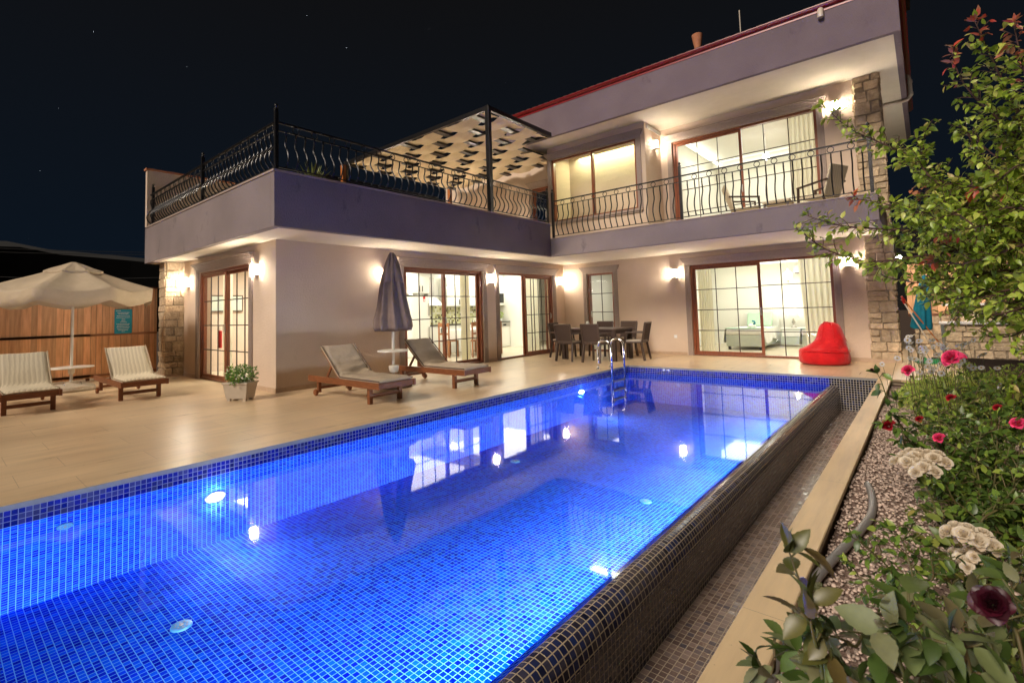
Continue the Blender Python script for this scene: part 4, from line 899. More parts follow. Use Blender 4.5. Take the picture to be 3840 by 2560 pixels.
# ---- left fence, sign, power lines
def fence(name, label, x, y0, y1, h, posts, railz, seed=2):
    t = thing(name, label, 'fence'); rs = random.Random(seed); segs = [y0]+[p for p in posts]+[y1]
    for a, b_ in zip(segs[:-1], segs[1:]):
        mb = MB(); y = a+.03
        while y < b_-.04:
            w_ = rs.uniform(.09,.125); w_ = min(w_, b_-.03-y); mb.box(x-.02+rs.uniform(-.003,.003), y+.002, .04+rs.uniform(-.01,.01), x+rs.uniform(-.003,.003), y+w_-.003, h-rs.uniform(0,.012)); y += w_
        mb.build('plank_panel', M['plank'], t, bevel=.003, seg=1)
        for z in railz: MB().box(x+.006,a+.035,z-.024,x+.03,b_-.035,z+.024).build('rail', M['plank_rail'], t, bevel=.004)
    for p in posts: MB().box(x-.06,p-.032,0,x-.021,p+.032,h+.01).build('post', M['plank_dark'], t)
    MB().box(x-.03,y0,h+.0,x+.03,y1,h+.025).build('cap_rail', M['plank_dark'], t); return t
fence('wooden_fence', 'plank fence behind the open parasol', -8.8, -14.0, -6.25, 2.0, [-7.53,-9.9,-12.2], [.97,.10])
t = thing('pool_rules_sign', 'turquoise notice board with white lines of text on the fence', 'sign', (-8.742,-6.94,1.25))
MB().box(-.006,-.16,-.27,.006,.16,.27).build('panel', M['teal'], t, bevel=.004)
mb = MB(); rs = random.Random(11); rows = [(-.14,-.04,.235)]+[(-a,a,z) for a, z in ((.11,.195),(.09,.165),(.12,.125),(.125,.085),(.03,.045),(.035,.015),(.06,-.02),(.125,-.06),(.11,-.09),(.12,-.125),(.11,-.16),(.09,-.195),(.03,-.225))]
for a, b_, z in rows:
    y = a
    while y < b_-.008: w_ = min(rs.uniform(.012,.035), b_-y); mb.box(.006,y,z-.0055,.008,y+w_,z+.0055); y += w_+.005
mb.build('lettering', M['white_paint'], t)
def cable(label, pts, r=.012):
    o = MB().tube(pts, r, 6).build('power_line', M['cable'], smooth=True); tag(o, label, 'cable', 'power lines beyond the fence'); return o
def sagline(a, b, s): return [tuple(Vector(a).lerp(Vector(b), k/16)+Vector((0,0,-s*4*(k/16)*(1-k/16)))) for k in range(17)]
cable('uppermost dark power line crossing the night sky on the left', sagline(at(-200,922,30), at(720,948,36), .1), .02)
cable('power line just under the uppermost one on the left', sagline(at(-200,938,30), at(720,955,36), .1), .02)
cable('power line above the open parasol canopy', sagline(at(-200,1028,26), at(720,1035,30), .2), .018)
for k, (px_, py_, d_) in enumerate(((40,1075,32),(160,1060,36),(330,1000,34),(470,1050,30),(600,1040,34))): pass

# ---- corner right of the house: wall, fence, worktop, cleaning poles
t = thing('garden_wall', 'low rubble wall in the shade at the right of the stone pillar', 'wall')
stones_root = stones(4.62, 7.6, 6.2, 6.5, 0, .80, t, 31, .12, .24)
def fenceX(label, y, x0, x1, z0, z1):
    t = thing('wooden_fence', label, 'fence'); mb = MB(); rs = random.Random(3); x = x0
    while x < x1: w_ = rs.uniform(.10,.14); mb.box(x+.002,y-.02+rs.uniform(-.003,.003),z0,x+w_-.003,y,z1); x += w_
    mb.build('plank_panel', M['plank'], t, bevel=.003, seg=1); MB().box(x0,y-.05,z0-.06,x1,y+.02,z0).build('rail', M['plank_dark'], t); return t
fenceX('plank fence on top of the low wall beyond the garden', 6.42, 4.5, 8.4, .86, 2.1)
t = thing('stone_counter', 'rubble stone worktop block with a pale slab top behind the daisies', 'counter')
stones(5.12, 6.7, 4.0, 4.6, 0, .68, t, 12, .12,.22); MB().box(5.04,3.92,.685,6.8,4.68,.73).build('slab', M['marble_top'], t, bevel=.006)
MB().box(5.06,3.95,0,5.11,3.99,.685).build('edge_strip', M['steel'], t)
t = thing('stone_barbecue', 'taller stone block with a pale slab behind the worktop', 'barbecue')
stones(5.42, 6.9, 5.0, 5.7, 0, 1.05, t, 14, .12,.22); MB().box(5.12,4.95,1.055,6.95,5.78,1.10).build('slab', M['marble_top'], t, bevel=.006)
MB().tube([(5.36,4.97,.75),(5.36,4.97,1.05)], .018, 8).build('support', M['steel'], t)
t = thing('folded_garden_umbrella', 'folded turquoise garden umbrella leaning behind the stone pillar', 'parasol', (4.66,3.45,0)); t.rotation_euler = (R(0),R(7),0)
MB().tube([(0,0,0),(0,0,1.75)], .014, 8).build('pole', M['steel'], t)
MB().lathe([(.13,.62),(.15,.66),(.13,.9),(.10,1.2),(.07,1.5),(.03,1.72)], (0,0,0), 40, lambda a,z,i: 1+.28*math.sin(a*5+z*2)).build('canopy', M['teal_cloth'], t, smooth=True)
def pole(name, label, a, b, m, cap, head):
    t = thing(name, label, 'cleaning pole', a); v = Vector(b)-Vector(a); MB().tube([(0,0,0.02),tuple(v)], .012, 8).build('handle', M[m], t, smooth=True)
    MB().tube([tuple(v*.94),tuple(v*1.01)], .017, 8).build('grip', M[cap], t); MB().box(-.13,-.03,0,.13,.03,.05).build('head', M[head], t, bevel=.006)
pole('broom', 'broom with an orange stick leaning on the pillar corner', (5.18,3.6,0), (4.50,3.05,1.28), 'orange_wood', 'red_plastic', 'green_plastic')
pole('squeegee', 'grey pole beside the orange broom stick', (5.00,3.5,0), (4.50,3.06,1.22), 'pole_white', 'red_plastic', 'black')
t = thing('dustpan', 'green plastic dustpan on the deck behind the daisies', 'dustpan', (4.86,2.75,0), .3)
MB().hexa([(-.2,-.12,0),(.2,-.12,0),(.2,.14,0),(-.2,.14,0)],[(-.2,-.12,.015),(.2,-.12,.015),(.22,.16,.07),(-.22,.16,.07)]).build('tray', M['green_plastic'], t, bevel=.005); MB().tube([(0,.14,.05),(0,.3,.08)], .014, 8).build('handle', M['green_plastic'], t)
# ---- hose on the gravel
hp = [on(q[0],q[1],'Z',GZ+.05) for q in ((3253,1815),(3268,1850),(3272,1900),(3255,1950),(3180,2035),(3090,2130),(3010,2235),(2960,2330),(2925,2420),(2890,2520),(2850,2640),(2800,2800))]
hs = []
for i in range(len(hp)-1):
    for k in range(4):
        a = k/4; p0, p1, p2, p3 = hp[max(i-1,0)], hp[i], hp[i+1], hp[min(i+2,len(hp)-1)]
        hs.append(.5*((2*p1)+(p2-p0)*a+(2*p0-5*p1+4*p2-p3)*a*a+(3*p1-p0-3*p2+p3)*a**3))
hs.append(hp[-1])
tag(MB().tube(hs, .022, 14).build('drain_hose', M['hose_grey'], smooth=True), 'thick grey plastic pipe lying on the gravel beside the pool edge', 'hose')
# ================================================================= inside the lit rooms
def cab(name, label, cat, x0, y0, z0, x1, y1, z1, doors, m='cabinet', group=None, face='X+', handles=True):
    t = thing(name, label, cat, ((x0+x1)/2,(y0+y1)/2,z0), 0, group); cx, cy = (x0+x1)/2, (y0+y1)/2
    MB().box(x0-cx,y0-cy,0,x1-cx-.02,y1-cy,z1-z0).build('body', M[m], t)
    n = doors; 
    for k in range(n):
        a = y0-cy+(y1-y0)*k/n+.006; b = y0-cy+(y1-y0)*(k+1)/n-.006
        dm = MB().box(x1-cx-.018,a,.01,x1-cx,b,z1-z0-.01); dm.box(x1-cx,a+.06,.07,x1-cx+.004,b-.06,z1-z0-.07); dd = dm.build('door', M[m], t, bevel=.002)
        if handles:
            hy = b-.05 if k % 2 == 0 else a+.05; zt = .05 if z0 > 1 else z1-z0-.22; MB().box(x1-cx+.004,hy-.006,zt,x1-cx+.03,hy+.006,zt+.16).build('handle', M['black'], dd)
    return t
XK = -6.0
cab('upper_cabinet', 'white wall cabinet above the fridge', 'cabinet', -6.6,-.95,1.80,XK+.02,-.30,2.30, 2)
cab('upper_cabinet', 'white wall cabinet right of the cooker hood', 'cabinet', -6.6,.62,1.42,-6.22,2.35,2.30, 3)
cab('upper_cabinet', 'white wall cabinet over the dishwasher beside the screen', 'cabinet', -6.6,2.35,1.42,-6.2,3.34,2.30, 2)
cab('base_cabinet', 'white base cabinets under the dark kitchen worktop', 'cabinet', -6.6,-.28,.02,XK,2.62,.84, 6)
t = cab('dishwasher', 'white dishwasher with a steel control strip', 'dishwasher', -6.6,2.64,.02,XK,3.33,.84, 1, handles=False)
MB().box(.305,-.33,.68,.318,.33,.80).build('control_panel', M['brushed'], t); MB().box(.319,-.02,.71,.322,.14,.77).build('display', M['black'], t)
t = thing('worktop', 'dark stone kitchen worktop over the base cabinets', 'worktop', (-6.28,1.5,.842)); MB().box(-.31,-1.8,0,.30,1.84,.035).build('slab', M['counter'], t, bevel=.004)
t = cab('fridge', 'tall white two door fridge left of the cooker hood', 'fridge', -6.58,-.97,.02,-5.96,-.32,1.72, 1, handles=False)
for c_ in list(t.children):
    if c_.name.startswith('door'): bpy.data.objects.remove(c_)
for z0, z1 in ((.02,1.02),(1.03,1.69)): dd = MB().box(.29,-.32,z0,.32,.32,z1).build('door', M['cabinet'], t, bevel=.01); MB().box(.32,.26,z0+.1,.35,.285,z1-.2).build('handle', M['brushed'], dd)
t = thing('fridge_sticker', 'small red and white note stuck on the fridge door', 'note', (-5.635,-.80,1.62)); MB().box(-.002,-.04,-.07,.002,.04,.07).build('paper', M['red_plastic'], t); MB().box(.002,-.03,-.05,.004,.03,-.0).build('print', M['white_paint'], t)
m, n, p, out = newmat('mosaic'); tc_ = N(n, 'NewGeometry'); sc_ = N(n, 'VectorMath', operation='SCALE'); sc_.inputs['Scale'].default_value = 16; L(n, tc_.outputs['Position'], sc_.inputs[0]); sn = N(n, 'VectorMath', operation='FLOOR'); L(n, sc_.outputs[0], sn.inputs[0]); wn_ = N(n, 'TexWhiteNoise'); L(n, sn.outputs[0], wn_.inputs['Vector'])
rr_ = ramp(n, [(0,(.78,.78,.45)),(.35,(.62,.62,.30)),(.6,(.80,.80,.62)),(.8,(.30,.28,.12)),(.92,(.08,.07,.05))], 'CONSTANT'); L(n, wn_.outputs['Value'], rr_.inputs[0]); L(n, rr_.outputs[0], p.inputs['Base Color']); p.inputs['Roughness'].default_value = .2; MATS['mosaic'] = m
t = thing('backsplash', 'mosaic tile backsplash of green and black squares above the worktop', 'backsplash', (-6.585,1.5,.88)); MB().box(-.004,-1.8,0,.006,1.84,.58).build('tiling', m, t)
t = thing('cooker_hood', 'dark angled cooker hood between the wall cabinets', 'cooker hood', (-6.4,.15,1.45)); MB().hexa([(-.2,-.3,0),(.2,-.3,0),(.2,.3,0),(-.2,.3,0)],[(-.2,-.15,.3),(.0,-.15,.3),(.0,.15,.3),(-.2,.15,.3)]).build('canopy', M['brushed'], t); MB().box(-.18,-.13,.3,-.02,.13,.85).build('duct', M['brushed'], t)
t = thing('kitchen_screen', 'small dark screen under the wall cabinets near the white nib wall', 'screen', (-6.0,2.80,1.50)); MB().box(-.02,-.24,0,.02,.24,.32).build('panel', M['black'], t, bevel=.005); MB().box(-.1,-.03,.12,-.02,.03,.2).build('bracket', M['black'], t)
t = thing('worktop_plant', 'small green plant on the worktop by the dishwasher', 'plant', (-6.2,3.1,.877)); MB().lathe([(.05,0),(.06,.1),(.05,.1)], (0,0,0), 12).build('pot', M['int_white'], t)
WPL = t
# kitchen table under a white cloth with chairs
t = thing('kitchen_table', 'kitchen table under a white cloth behind the glass', 'table', (-5.15,.55,0))
MB().box(-.42,-.62,.70,.42,.62,.735).build('table_top', M['chair_wood'], t)
for a in (-1,1):
    for b_ in (-1,1): MB().box(a*.36-.03,b_*.54-.03,0,a*.36+.03,b_*.54+.03,.70).build('leg', M['chair_wood'], t)
t = thing('table_cloth', 'white cloth hanging over the kitchen table', 'tablecloth', (-5.15,.55,.737))
mb = MB(); nn = 80; rws = []
for (f, dz) in ((.0,.004),(1.0,.004),(1.02,-.02),(1.05,-.14),(1.07,-.26)):
    row = []
    for k in range(nn):
        a = 2*math.pi*k/nn; c_, s_ = math.cos(a), math.sin(a); q = 1/max(abs(c_)/.44,abs(s_)/.64); wv = 1+(.03*math.sin(k*1.1) if dz < -.1 else 0); row.append(len(mb.v)); mb.v.append((c_*q*f*wv,s_*q*f*wv,dz))
    rws.append(row)
for i in range(len(rws)-1):
    for k in range(nn): mb.f.append((rws[i][k],rws[i][(k+1)%nn],rws[i+1][(k+1)%nn],rws[i+1][k]))
mb.build('cloth', M['linen'], t, smooth=True)
def wood_chair(label, loc, rz):
    t = thing('kitchen_chair', label, 'chair', loc, rz, 'wooden chairs round the kitchen table'); MB().box(-.2,-.2,.43,.2,.2,.46).build('seat', M['chair_wood'], t)
    for a in (-1,1):
        MB().bar((a*.18,-.19,.95),(a*.18,-.19,0),.035).build('leg', M['chair_wood'], t); MB().bar((a*.18,.18,.44),(a*.18,.18,0),.035).build('leg', M['chair_wood'], t)
    mb = MB(); mb.box(-.18,-.2,.84,.18,-.18,.95); mb.box(-.18,-.2,.62,.18,-.18,.67); mb.build('backrest', M['chair_wood'], t); return t
wc = wood_chair('wooden chair with its back to the left half of the kitchen door', (-4.62,-.02,0), math.pi/2+.1)
again(wc, 'wooden chair at the near end of the kitchen table', (-5.2,-.32,0), .1); again(wc, 'wooden chair right of the kitchen table cloth', (-4.62,.85,0), math.pi/2)
t = thing('table_flowers', 'white flowers in a vase on the kitchen table', 'flowers', (-5.1,.75,.742)); MB().lathe([(.04,0),(.05,.06),(.03,.14),(.04,.16)], (0,0,0), 12).build('vase', M['int_white'], t, smooth=True)
mb = MB(); rs = random.Random(8)
for k in range(26): c_ = Vector((rs.uniform(-.11,.11),rs.uniform(-.11,.11),rs.uniform(.16,.32))); mb.lathe([(.0,-.01),(.024,0),(.0,.016)], tuple(c_), 7)
mb.build('blossom', M['linen'], t)
def pendant(name, label, loc, r, ceil_):
    t = thing(name, label, 'pendant lamp', loc, 0); MB().lathe([(.0,-r),(r*.5,-r*.86),(r*.87,-r*.5),(r,0),(r*.87,r*.5),(r*.5,r*.86),(.0,r)], (0,0,0), 20).build('globe', M['globe_glow'], t, smooth=True)
    MB().lathe([(r*.5,r*.86),(r*.3,r*1.3),(.012,r*1.8)], (0,0,0), 14).lathe([(.004,-r*1.9),(.014,-r*1.6),(.02,-r*1.2),(.01,-r)], (0,0,0), 10).build('fitting', M['brushed'], t, smooth=True); MB().tube([(0,0,r*1.8),(0,0,ceil_-loc[2])], .006, 6).build('cord', M['brushed'], t); return t
pendant('pendant_lamp', 'lit round pendant lamp over the kitchen table', (-4.5,-.90,1.88), .062, 2.49)
pendant('pendant_lamp', 'lit globe pendant with a brass tip in the ground floor bedroom', tuple(on(2954,1032,'Y',4.6)), .105, 2.49)
pendant('pendant_lamp', 'lit pendant lamp in the upper floor bedroom', tuple(on(2873,588,'Y',4.5)), .085, 5.68)
def curtain(label, x0, x1, y, z0, z1, amp=.035, lean=0, axis='X'):
    t = thing('curtain', label, 'curtain', (0,0,0)); mb = MB(); n = 90
    for j in range(9):
        f = j/8
        for i in range(n+1):
            u = i/n; x = x0+(x1-x0)*u*(1-lean*(1-f)*.0)+lean*(1-f)*(.2-u*.3); yy = y+amp*math.sin(u*n*.42+.4*math.sin(f*3))*(.7+.3*f); mb.v.append((x,yy,z0+(z1-z0)*f) if axis == 'X' else (yy,x,z0+(z1-z0)*f))
    for j in range(8):
        for i in range(n): a = j*(n+1)+i; mb.f.append((a,a+1,a+n+2,a+n+1))
    mb.build('fabric', M['curtain'], t, smooth=True); rd = MB()
    if axis == 'X': rd.tube([(x0-.05,y,z1+.02),(x1+.05,y,z1+.02)], .012, 6)
    else: rd.tube([(y,x0-.05,z1+.02),(y,x1+.05,z1+.02)], .012, 6)
    rd.build('rail', M['int_white'], t)
curtain('beige curtain at the left side of the bedroom sliding door', .50,.84, YF+.40, .03, 2.40)
curtain('beige curtain at the right side of the bedroom sliding door', 2.72,3.45, YF+.40, .03, 2.40, lean=.5)
curtain('curtain at the right side of the upper sliding door', 2.70,3.25, YF+.40, 2.88, 5.6)
curtain('pale curtain behind the barred half of the right kitchen door', 1.15,1.95, XW-.45, .03, 2.40, axis='Y')
curtain('pale curtain at the right end of the left kitchen door', -1.30,-.98, XW-.45, .03, 2.40, axis='Y')
curtain('curtain behind the left half of the end door', -6.7,-6.25, YW+.45, .03, 2.40)
curtain('curtain behind the right half of the end door', -5.4,-4.4, YW+.45, .03, 2.40)
# bedroom
def bed(label, x, loc_y, m2):
    t = thing('single_bed', label, 'bed', (x,loc_y,0)); MB().box(-.45,0,.10,.45,1.95,.40).build('divan_base', M['divan'], t, bevel=.02); MB().box(-.46,.0,.40,.46,1.97,.56).build('mattress', M['linen'], t, bevel=.05, seg=4)
    mb = MB(); n = 40
    for sx_ in (-1,1):
        for j in range(5):
            f = j/4
            for i in range(n+1): u = i/n; mb.v.append((sx_*(.468+.05*f+.02*math.sin(u*22)*f),.02+1.7*u,.565-(.34+.05*math.sin(u*9))*f))
    for s in range(2):
        for j in range(4):
            for i in range(n): a = s*5*(n+1)+j*(n+1)+i; mb.f.append((a,a+1,a+n+2,a+n+1))
    mb.quad((-.468,.02,.567),(.468,.02,.567),(.468,1.72,.567),(-.468,1.72,.567)); mb.build('bedspread', M['linen'], t, smooth=True)
    MB().box(-.47,.02,.569,.47,.42,.585).build('runner', M['mint'], t, bevel=.004)
    MB().hexa([(-.33,1.62,.57),(.33,1.62,.57),(.33,1.76,.57),(-.33,1.76,.57)],[(-.34,1.82,.98),(.34,1.82,.98),(.34,1.93,.98),(-.34,1.93,.98)]).build('pillow', M[m2], t, bevel=.05, seg=4)
    MB().box(-.46,1.98,.1,.46,2.03,.95).build('headboard', M['int_white'], t, bevel=.01)
    for sx_ in (-1,1): MB().box(sx_*.38-.03,.05,0,sx_*.38+.03,.11,.10).build('leg', M['black'], t)
bed('left single bed with white bedspread and mint pillow', 1.15, 4.40, 'mint'); bed('right single bed partly behind the curtain and the beanbag', 2.95, 4.30, 'linen')
t = thing('towel_swan', 'folded blue and white towel figure lying on the left bed', 'towel', (1.28,4.72,.587)); MB().lathe([(.09,0),(.1,.03),(.07,.08),(.02,.11)], (0,0,0), 14, lambda a,z,i:1+.2*math.sin(3*a)).build('body', M['linen'], t, smooth=True); MB().tube([(.03,0,.08),(.09,0,.12),(.07,0,.17),(.02,0,.18)], .02, 8).build('neck', M['teal_cloth'], t, smooth=True)
nx_, ny_ = 2.04, 6.0
t = thing('nightstand', 'white bedside table between the two beds', 'bedside table', (nx_,ny_,0)); MB().box(-.3,-.2,.08,.3,.2,.50).build('body', M['divan'], t, bevel=.005); MB().box(-.32,-.22,.50,.32,.22,.53).build('top', M['int_white'], t); MB().box(-.26,-.212,.3,.26,-.2,.46).build('drawer', M['int_white'], t)
t = thing('bedside_lamp', 'bedside lamp with a cream shade on the white bedside table', 'table lamp', (nx_,ny_,.53)); MB().lathe([(.07,0),(.075,.02),(.03,.05),(.02,.1),(.05,.15),(.03,.2),(.015,.24),(.012,.30)], (0,0,0), 16).build('stand', M['brushed'], t, smooth=True)
MB().lathe([(.155,.27),(.085,.50)], (0,0,0), 28).build('lamp_shade', M['shade_glow'], t, smooth=True)
l = bpy.data.lights.new('bedside_bulb', 'POINT'); l.energy = 5; l.color = (1,.93,.72); l.shadow_soft_size = .04; o = bpy.data.objects.new('bedside_bulb', l); COL.objects.link(o); o.location = (nx_,ny_-.02,1.06)
t = thing('wardrobe', 'tall white door with a moulded frame at the left of the beds', 'cupboard', (-.33,5.2,0)); MB().box(-.04,-.45,.02,.04,.45,2.02).build('leaf', M['cabinet'], t, bevel=.003)  # a room door in its frame, not a cupboard
mb = MB(); mb.box(.04,-.55,.0,.06,-.45,2.12); mb.box(.04,.45,0,.06,.55,2.12); mb.box(.04,-.45,2.02,.06,.45,2.12); mb.build('frame', M['int_white'], t); MB().box(.04,.36,1.0,.08,.40,1.04).build('handle', M['brushed'], t)
t = thing('air_conditioner', 'long white air conditioner on the bedroom back wall', 'air conditioner', (2.45,6.44,2.02)); MB().box(-.4,-.1,0,.4,.1,.26).build('casing', M['int_white'], t, bevel=.03, seg=3); MB().box(-.36,-.105,.02,.36,-.1,.05).build('louvre', M['piping'], t)
t = thing('hall_cupboard', 'dark wood framed mirror cupboard in the hall behind the narrow window', 'cupboard', (-2.35,5.85,0)); MB().box(-.5,-.1,.0,.5,.1,2.0).build('body', M['int_white'], t)
for x in (-.42,-.1,.15): MB().box(x,-.12,.0,x+.08,-.10,2.0).build('stile', M['chair_wood'], t)
t = thing('staircase', 'white stair block in the hall behind the narrow window', 'staircase', (-1.2,4.6,0))
mb = MB()
for k in range(8): mb.box(-.5,-.6+k*.2,0,.5,-.4+k*.2,.18*(k+1))
mb.build('steps', M['int_white'], t)
t = thing('upper_bed', 'white bed in the upper floor bedroom', 'bed', (1.1,5.2,2.86)); MB().box(-.7,0,.1,.7,1.5,.45).build('base', M['linen'], t, bevel=.02); MB().box(-.7,1.5,.0,.7,1.56,1.1).build('headboard', M['int_white'], t)
t = thing('green_picture', 'small green picture on the wall inside the end door', 'picture', on(842,1138,'X',-7.85)); MB().box(-.015,-.42,-.2,.015,.42,.2).build('frame', M['piping'], t); MB().box(.015,-.39,-.17,.02,.39,.17).build('print', M['divan'], t)
t = thing('red_fabric', 'red patterned cloth hanging inside the end door', 'cloth', on(824,1272,'X',-6.3)); MB().box(-.08,-.02,-.18,.08,.02,.18).build('cloth', M['red_plastic'], t, bevel=.01); MB().tube([(0,0,.18),(0,0,.3)], .005, 6).build('hook', M['brushed'], t)
t = thing('end_room_table', 'low glass table inside the end door', 'table', (-5.0,-4.6,0)); MB().box(-.5,-.3,.42,.5,.3,.45).build('table_top', M['int_white'], t)
for a in (-1,1):
    for b_ in (-1,1): MB().bar((a*.42,b_*.24,.42),(a*.42,b_*.24,0),.03).build('leg', M['steel_grey'], t)
# ================================================================= garden
leafmat('leaf_tree', [(0,(.13,.19,.025)),(.3,(.26,.37,.04)),(.62,(.46,.60,.075)),(.86,(.68,.76,.16)),(1,(.56,.42,.16))], .45, .35)
leafmat('rose_white', [(0,(.80,.70,.54)),(.5,(.88,.80,.66)),(1,(.72,.58,.42))], .4, .6)
leafmat('petal_white', [(0,(.80,.78,.76)),(1,(.9,.88,.86))], .5, .6)
leafmat('leaf_young', [(0,(0.651,0.078,0.046)),(.4,(0.558,0.186,0.093)),(.75,(0.465,0.248,0.109)),(1,(0.698,0.062,0.078))], .3, .38)
leafmat('leaf_rose', [(0,(0.065,0.105,0.021)),(.4,(0.117,0.178,0.031)),(.7,(0.198,0.251,0.051)),(.9,(0.303,0.356,0.068)),(1,(0.372,0.251,0.086))], .25, .4)
leafmat('leaf_dark', [(0,(0.046,0.084,0.021)),(.5,(0.105,0.178,0.031)),(.85,(0.186,0.293,0.043)),(1,(0.348,0.419,0.068))], .22, .38)
leafmat('leaf_bronze', [(0,(0.116,0.069,0.024)),(.4,(0.140,0.125,0.032)),(.75,(0.093,0.125,0.028)),(1,(0.186,0.088,0.037))], .22, .38)
leafmat('leaf_pale', [(0,(0.045,0.081,0.012)),(.3,(0.075,0.130,0.018)),(.55,(0.120,0.170,0.042)),(.8,(0.225,0.235,0.115)),(1,(0.150,0.113,0.048))], .2, .55)
leafmat('leaf_feather', [(0,(0.232,0.356,0.051)),(.5,(0.465,0.670,0.102)),(1,(0.750,0.750,0.205))], .3, .5)
leafmat('leaf_bush', [(0,(0.046,0.126,0.021)),(.6,(0.117,0.251,0.034)),(1,(0.232,0.398,0.068))], .2, .4)
class LV:
    def __init__(s): s.v = []; s.f = []
    def leaf(s, p, d, nrm, Ln, W, fold=.22, droop=.25, st=((0,.04),(.28,.85),(.6,.8),(1,.0)), ser=0):
        d = d.normalized(); r = d.cross(nrm)
        if r.length < .05: r = d.cross(Vector((.3,.2,1)))
        r.normalize(); n = r.cross(d); b = len(s.v); k = 0
        for i, (t_, w_) in enumerate(st):
            c = p + d*(Ln*t_) - n*(droop*Ln*t_*t_); hw = W*.5*w_*(1-(ser if i % 2 else 0)); u = n*(fold*hw)
            s.v += [tuple(c-r*hw+u), tuple(c), tuple(c+r*hw+u)]
            if i: q = b+3*(i-1); s.f += [(q,q+1,q+4,q+3),(q+1,q+2,q+5,q+4)]
    def build(s, name, m, parent=None):
        me = bpy.data.meshes.new(name); me.from_pydata(s.v, [], s.f); me.update(); me.materials.append(m); me.polygons.foreach_set('use_smooth', [True]*len(me.polygons))
        o = bpy.data.objects.new(name, me); COL.objects.link(o); o.parent = parent; return o
BIG = tuple((i/12, math.sin(math.pi*(i/12)**.82)**.85 if 0 < i < 12 else .02) for i in range(13))
def rv(rs, s=1): return Vector((rs.gauss(0,s),rs.gauss(0,s),rs.gauss(0,s)))
def smooth_path(pts, n=10):
    out = []
    for i in range(len(pts)-1):
        p0, p1, p2, p3 = pts[max(i-1,0)], pts[i], pts[i+1], pts[min(i+2,len(pts)-1)]
        for k in range(n): a = k/n; out.append(.5*((2*p1)+(p2-p0)*a+(2*p0-5*p1+4*p2-p3)*a*a+(3*p1-p0-3*p2+p3)*a**3))
    out.append(pts[-1]); return out
def limb(wood, lv, yl, path, rs, r0, r1, step, tw, ll, tipred=0, bare=0.0, spread=1.0, up=.15):
    P = smooth_path(path); n = len(P); wood.tube(P, [r0+(r1-r0)*i/(n-1) for i in range(n)], 6)
    acc = 0; tot = sum((P[i+1]-P[i]).length for i in range(n-1)); run = 0
    for i in range(n-1):
        seg = P[i+1]-P[i]; sl = seg.length; dd = seg.normalized(); acc += sl; run += sl
        while acc > step:
            acc -= step
            f = run/tot
            if f < bare: continue
            q = P[i+1]-dd*acc; side = rv(rs); side -= dd*side.dot(dd); side.normalize()
            tl = tw*rs.uniform(.45,1.15)*(1.15-.75*f); td = (dd*.75+side*spread+Vector((0,0,up))).normalized(); m_ = max(2, int(tl/(ll*.36))); tp = [q]
            c = q.copy(); cdir = td.copy()
            for k in range(m_):
                cdir = (cdir+rv(rs,.10)+Vector((0,0,-.03))).normalized(); c = c+cdir*(tl/m_); tp.append(c.copy())
                ld = rv(rs); ld -= cdir*ld.dot(cdir); ld.normalize(); 
                tgt = yl if (tipred and f > 1-tipred and rs.random() < .8) or (tipred and rs.random() < .008) else lv
                L_ = ll*rs.uniform(.65,1.2); tgt.leaf(c, cdir*.6+ld*.9+Vector((0,0,-.25)), Vector((0,0,1))+rv(rs,.45), L_, L_*rs.uniform(.5,.68), droop=rs.uniform(.1,.4))
            wood.tube(tp, [r1*.9+.0006]*len(tp), 4)
    # terminal leaves
    for k in range(5): (yl if tipred else lv).leaf(P[-1], (P[-1]-P[-3]).normalized()+rv(rs,.5), Vector((0,0,1))+rv(rs,.4), ll, ll*.5)
def PXP(l): return [at(*q) for q in l]
rs = random.Random(21)
t = thing('plum_tree', 'leafy young tree with red shoots reaching in from the right edge', 'tree', (7.35,-5.6,0))
loc = Vector(t.location)
wood, lv, yl = MB(), LV(), LV()
base = Vector((7.35,-5.6,0)); fork = at(4000,1000,4.3); fork2 = at(3960,760,4.3)
wood.tube(smooth_path([base, (base+fork)/2+Vector((.1,0,0)), fork, fork2]), [.055-.0006*i for i in range(31)], 8)
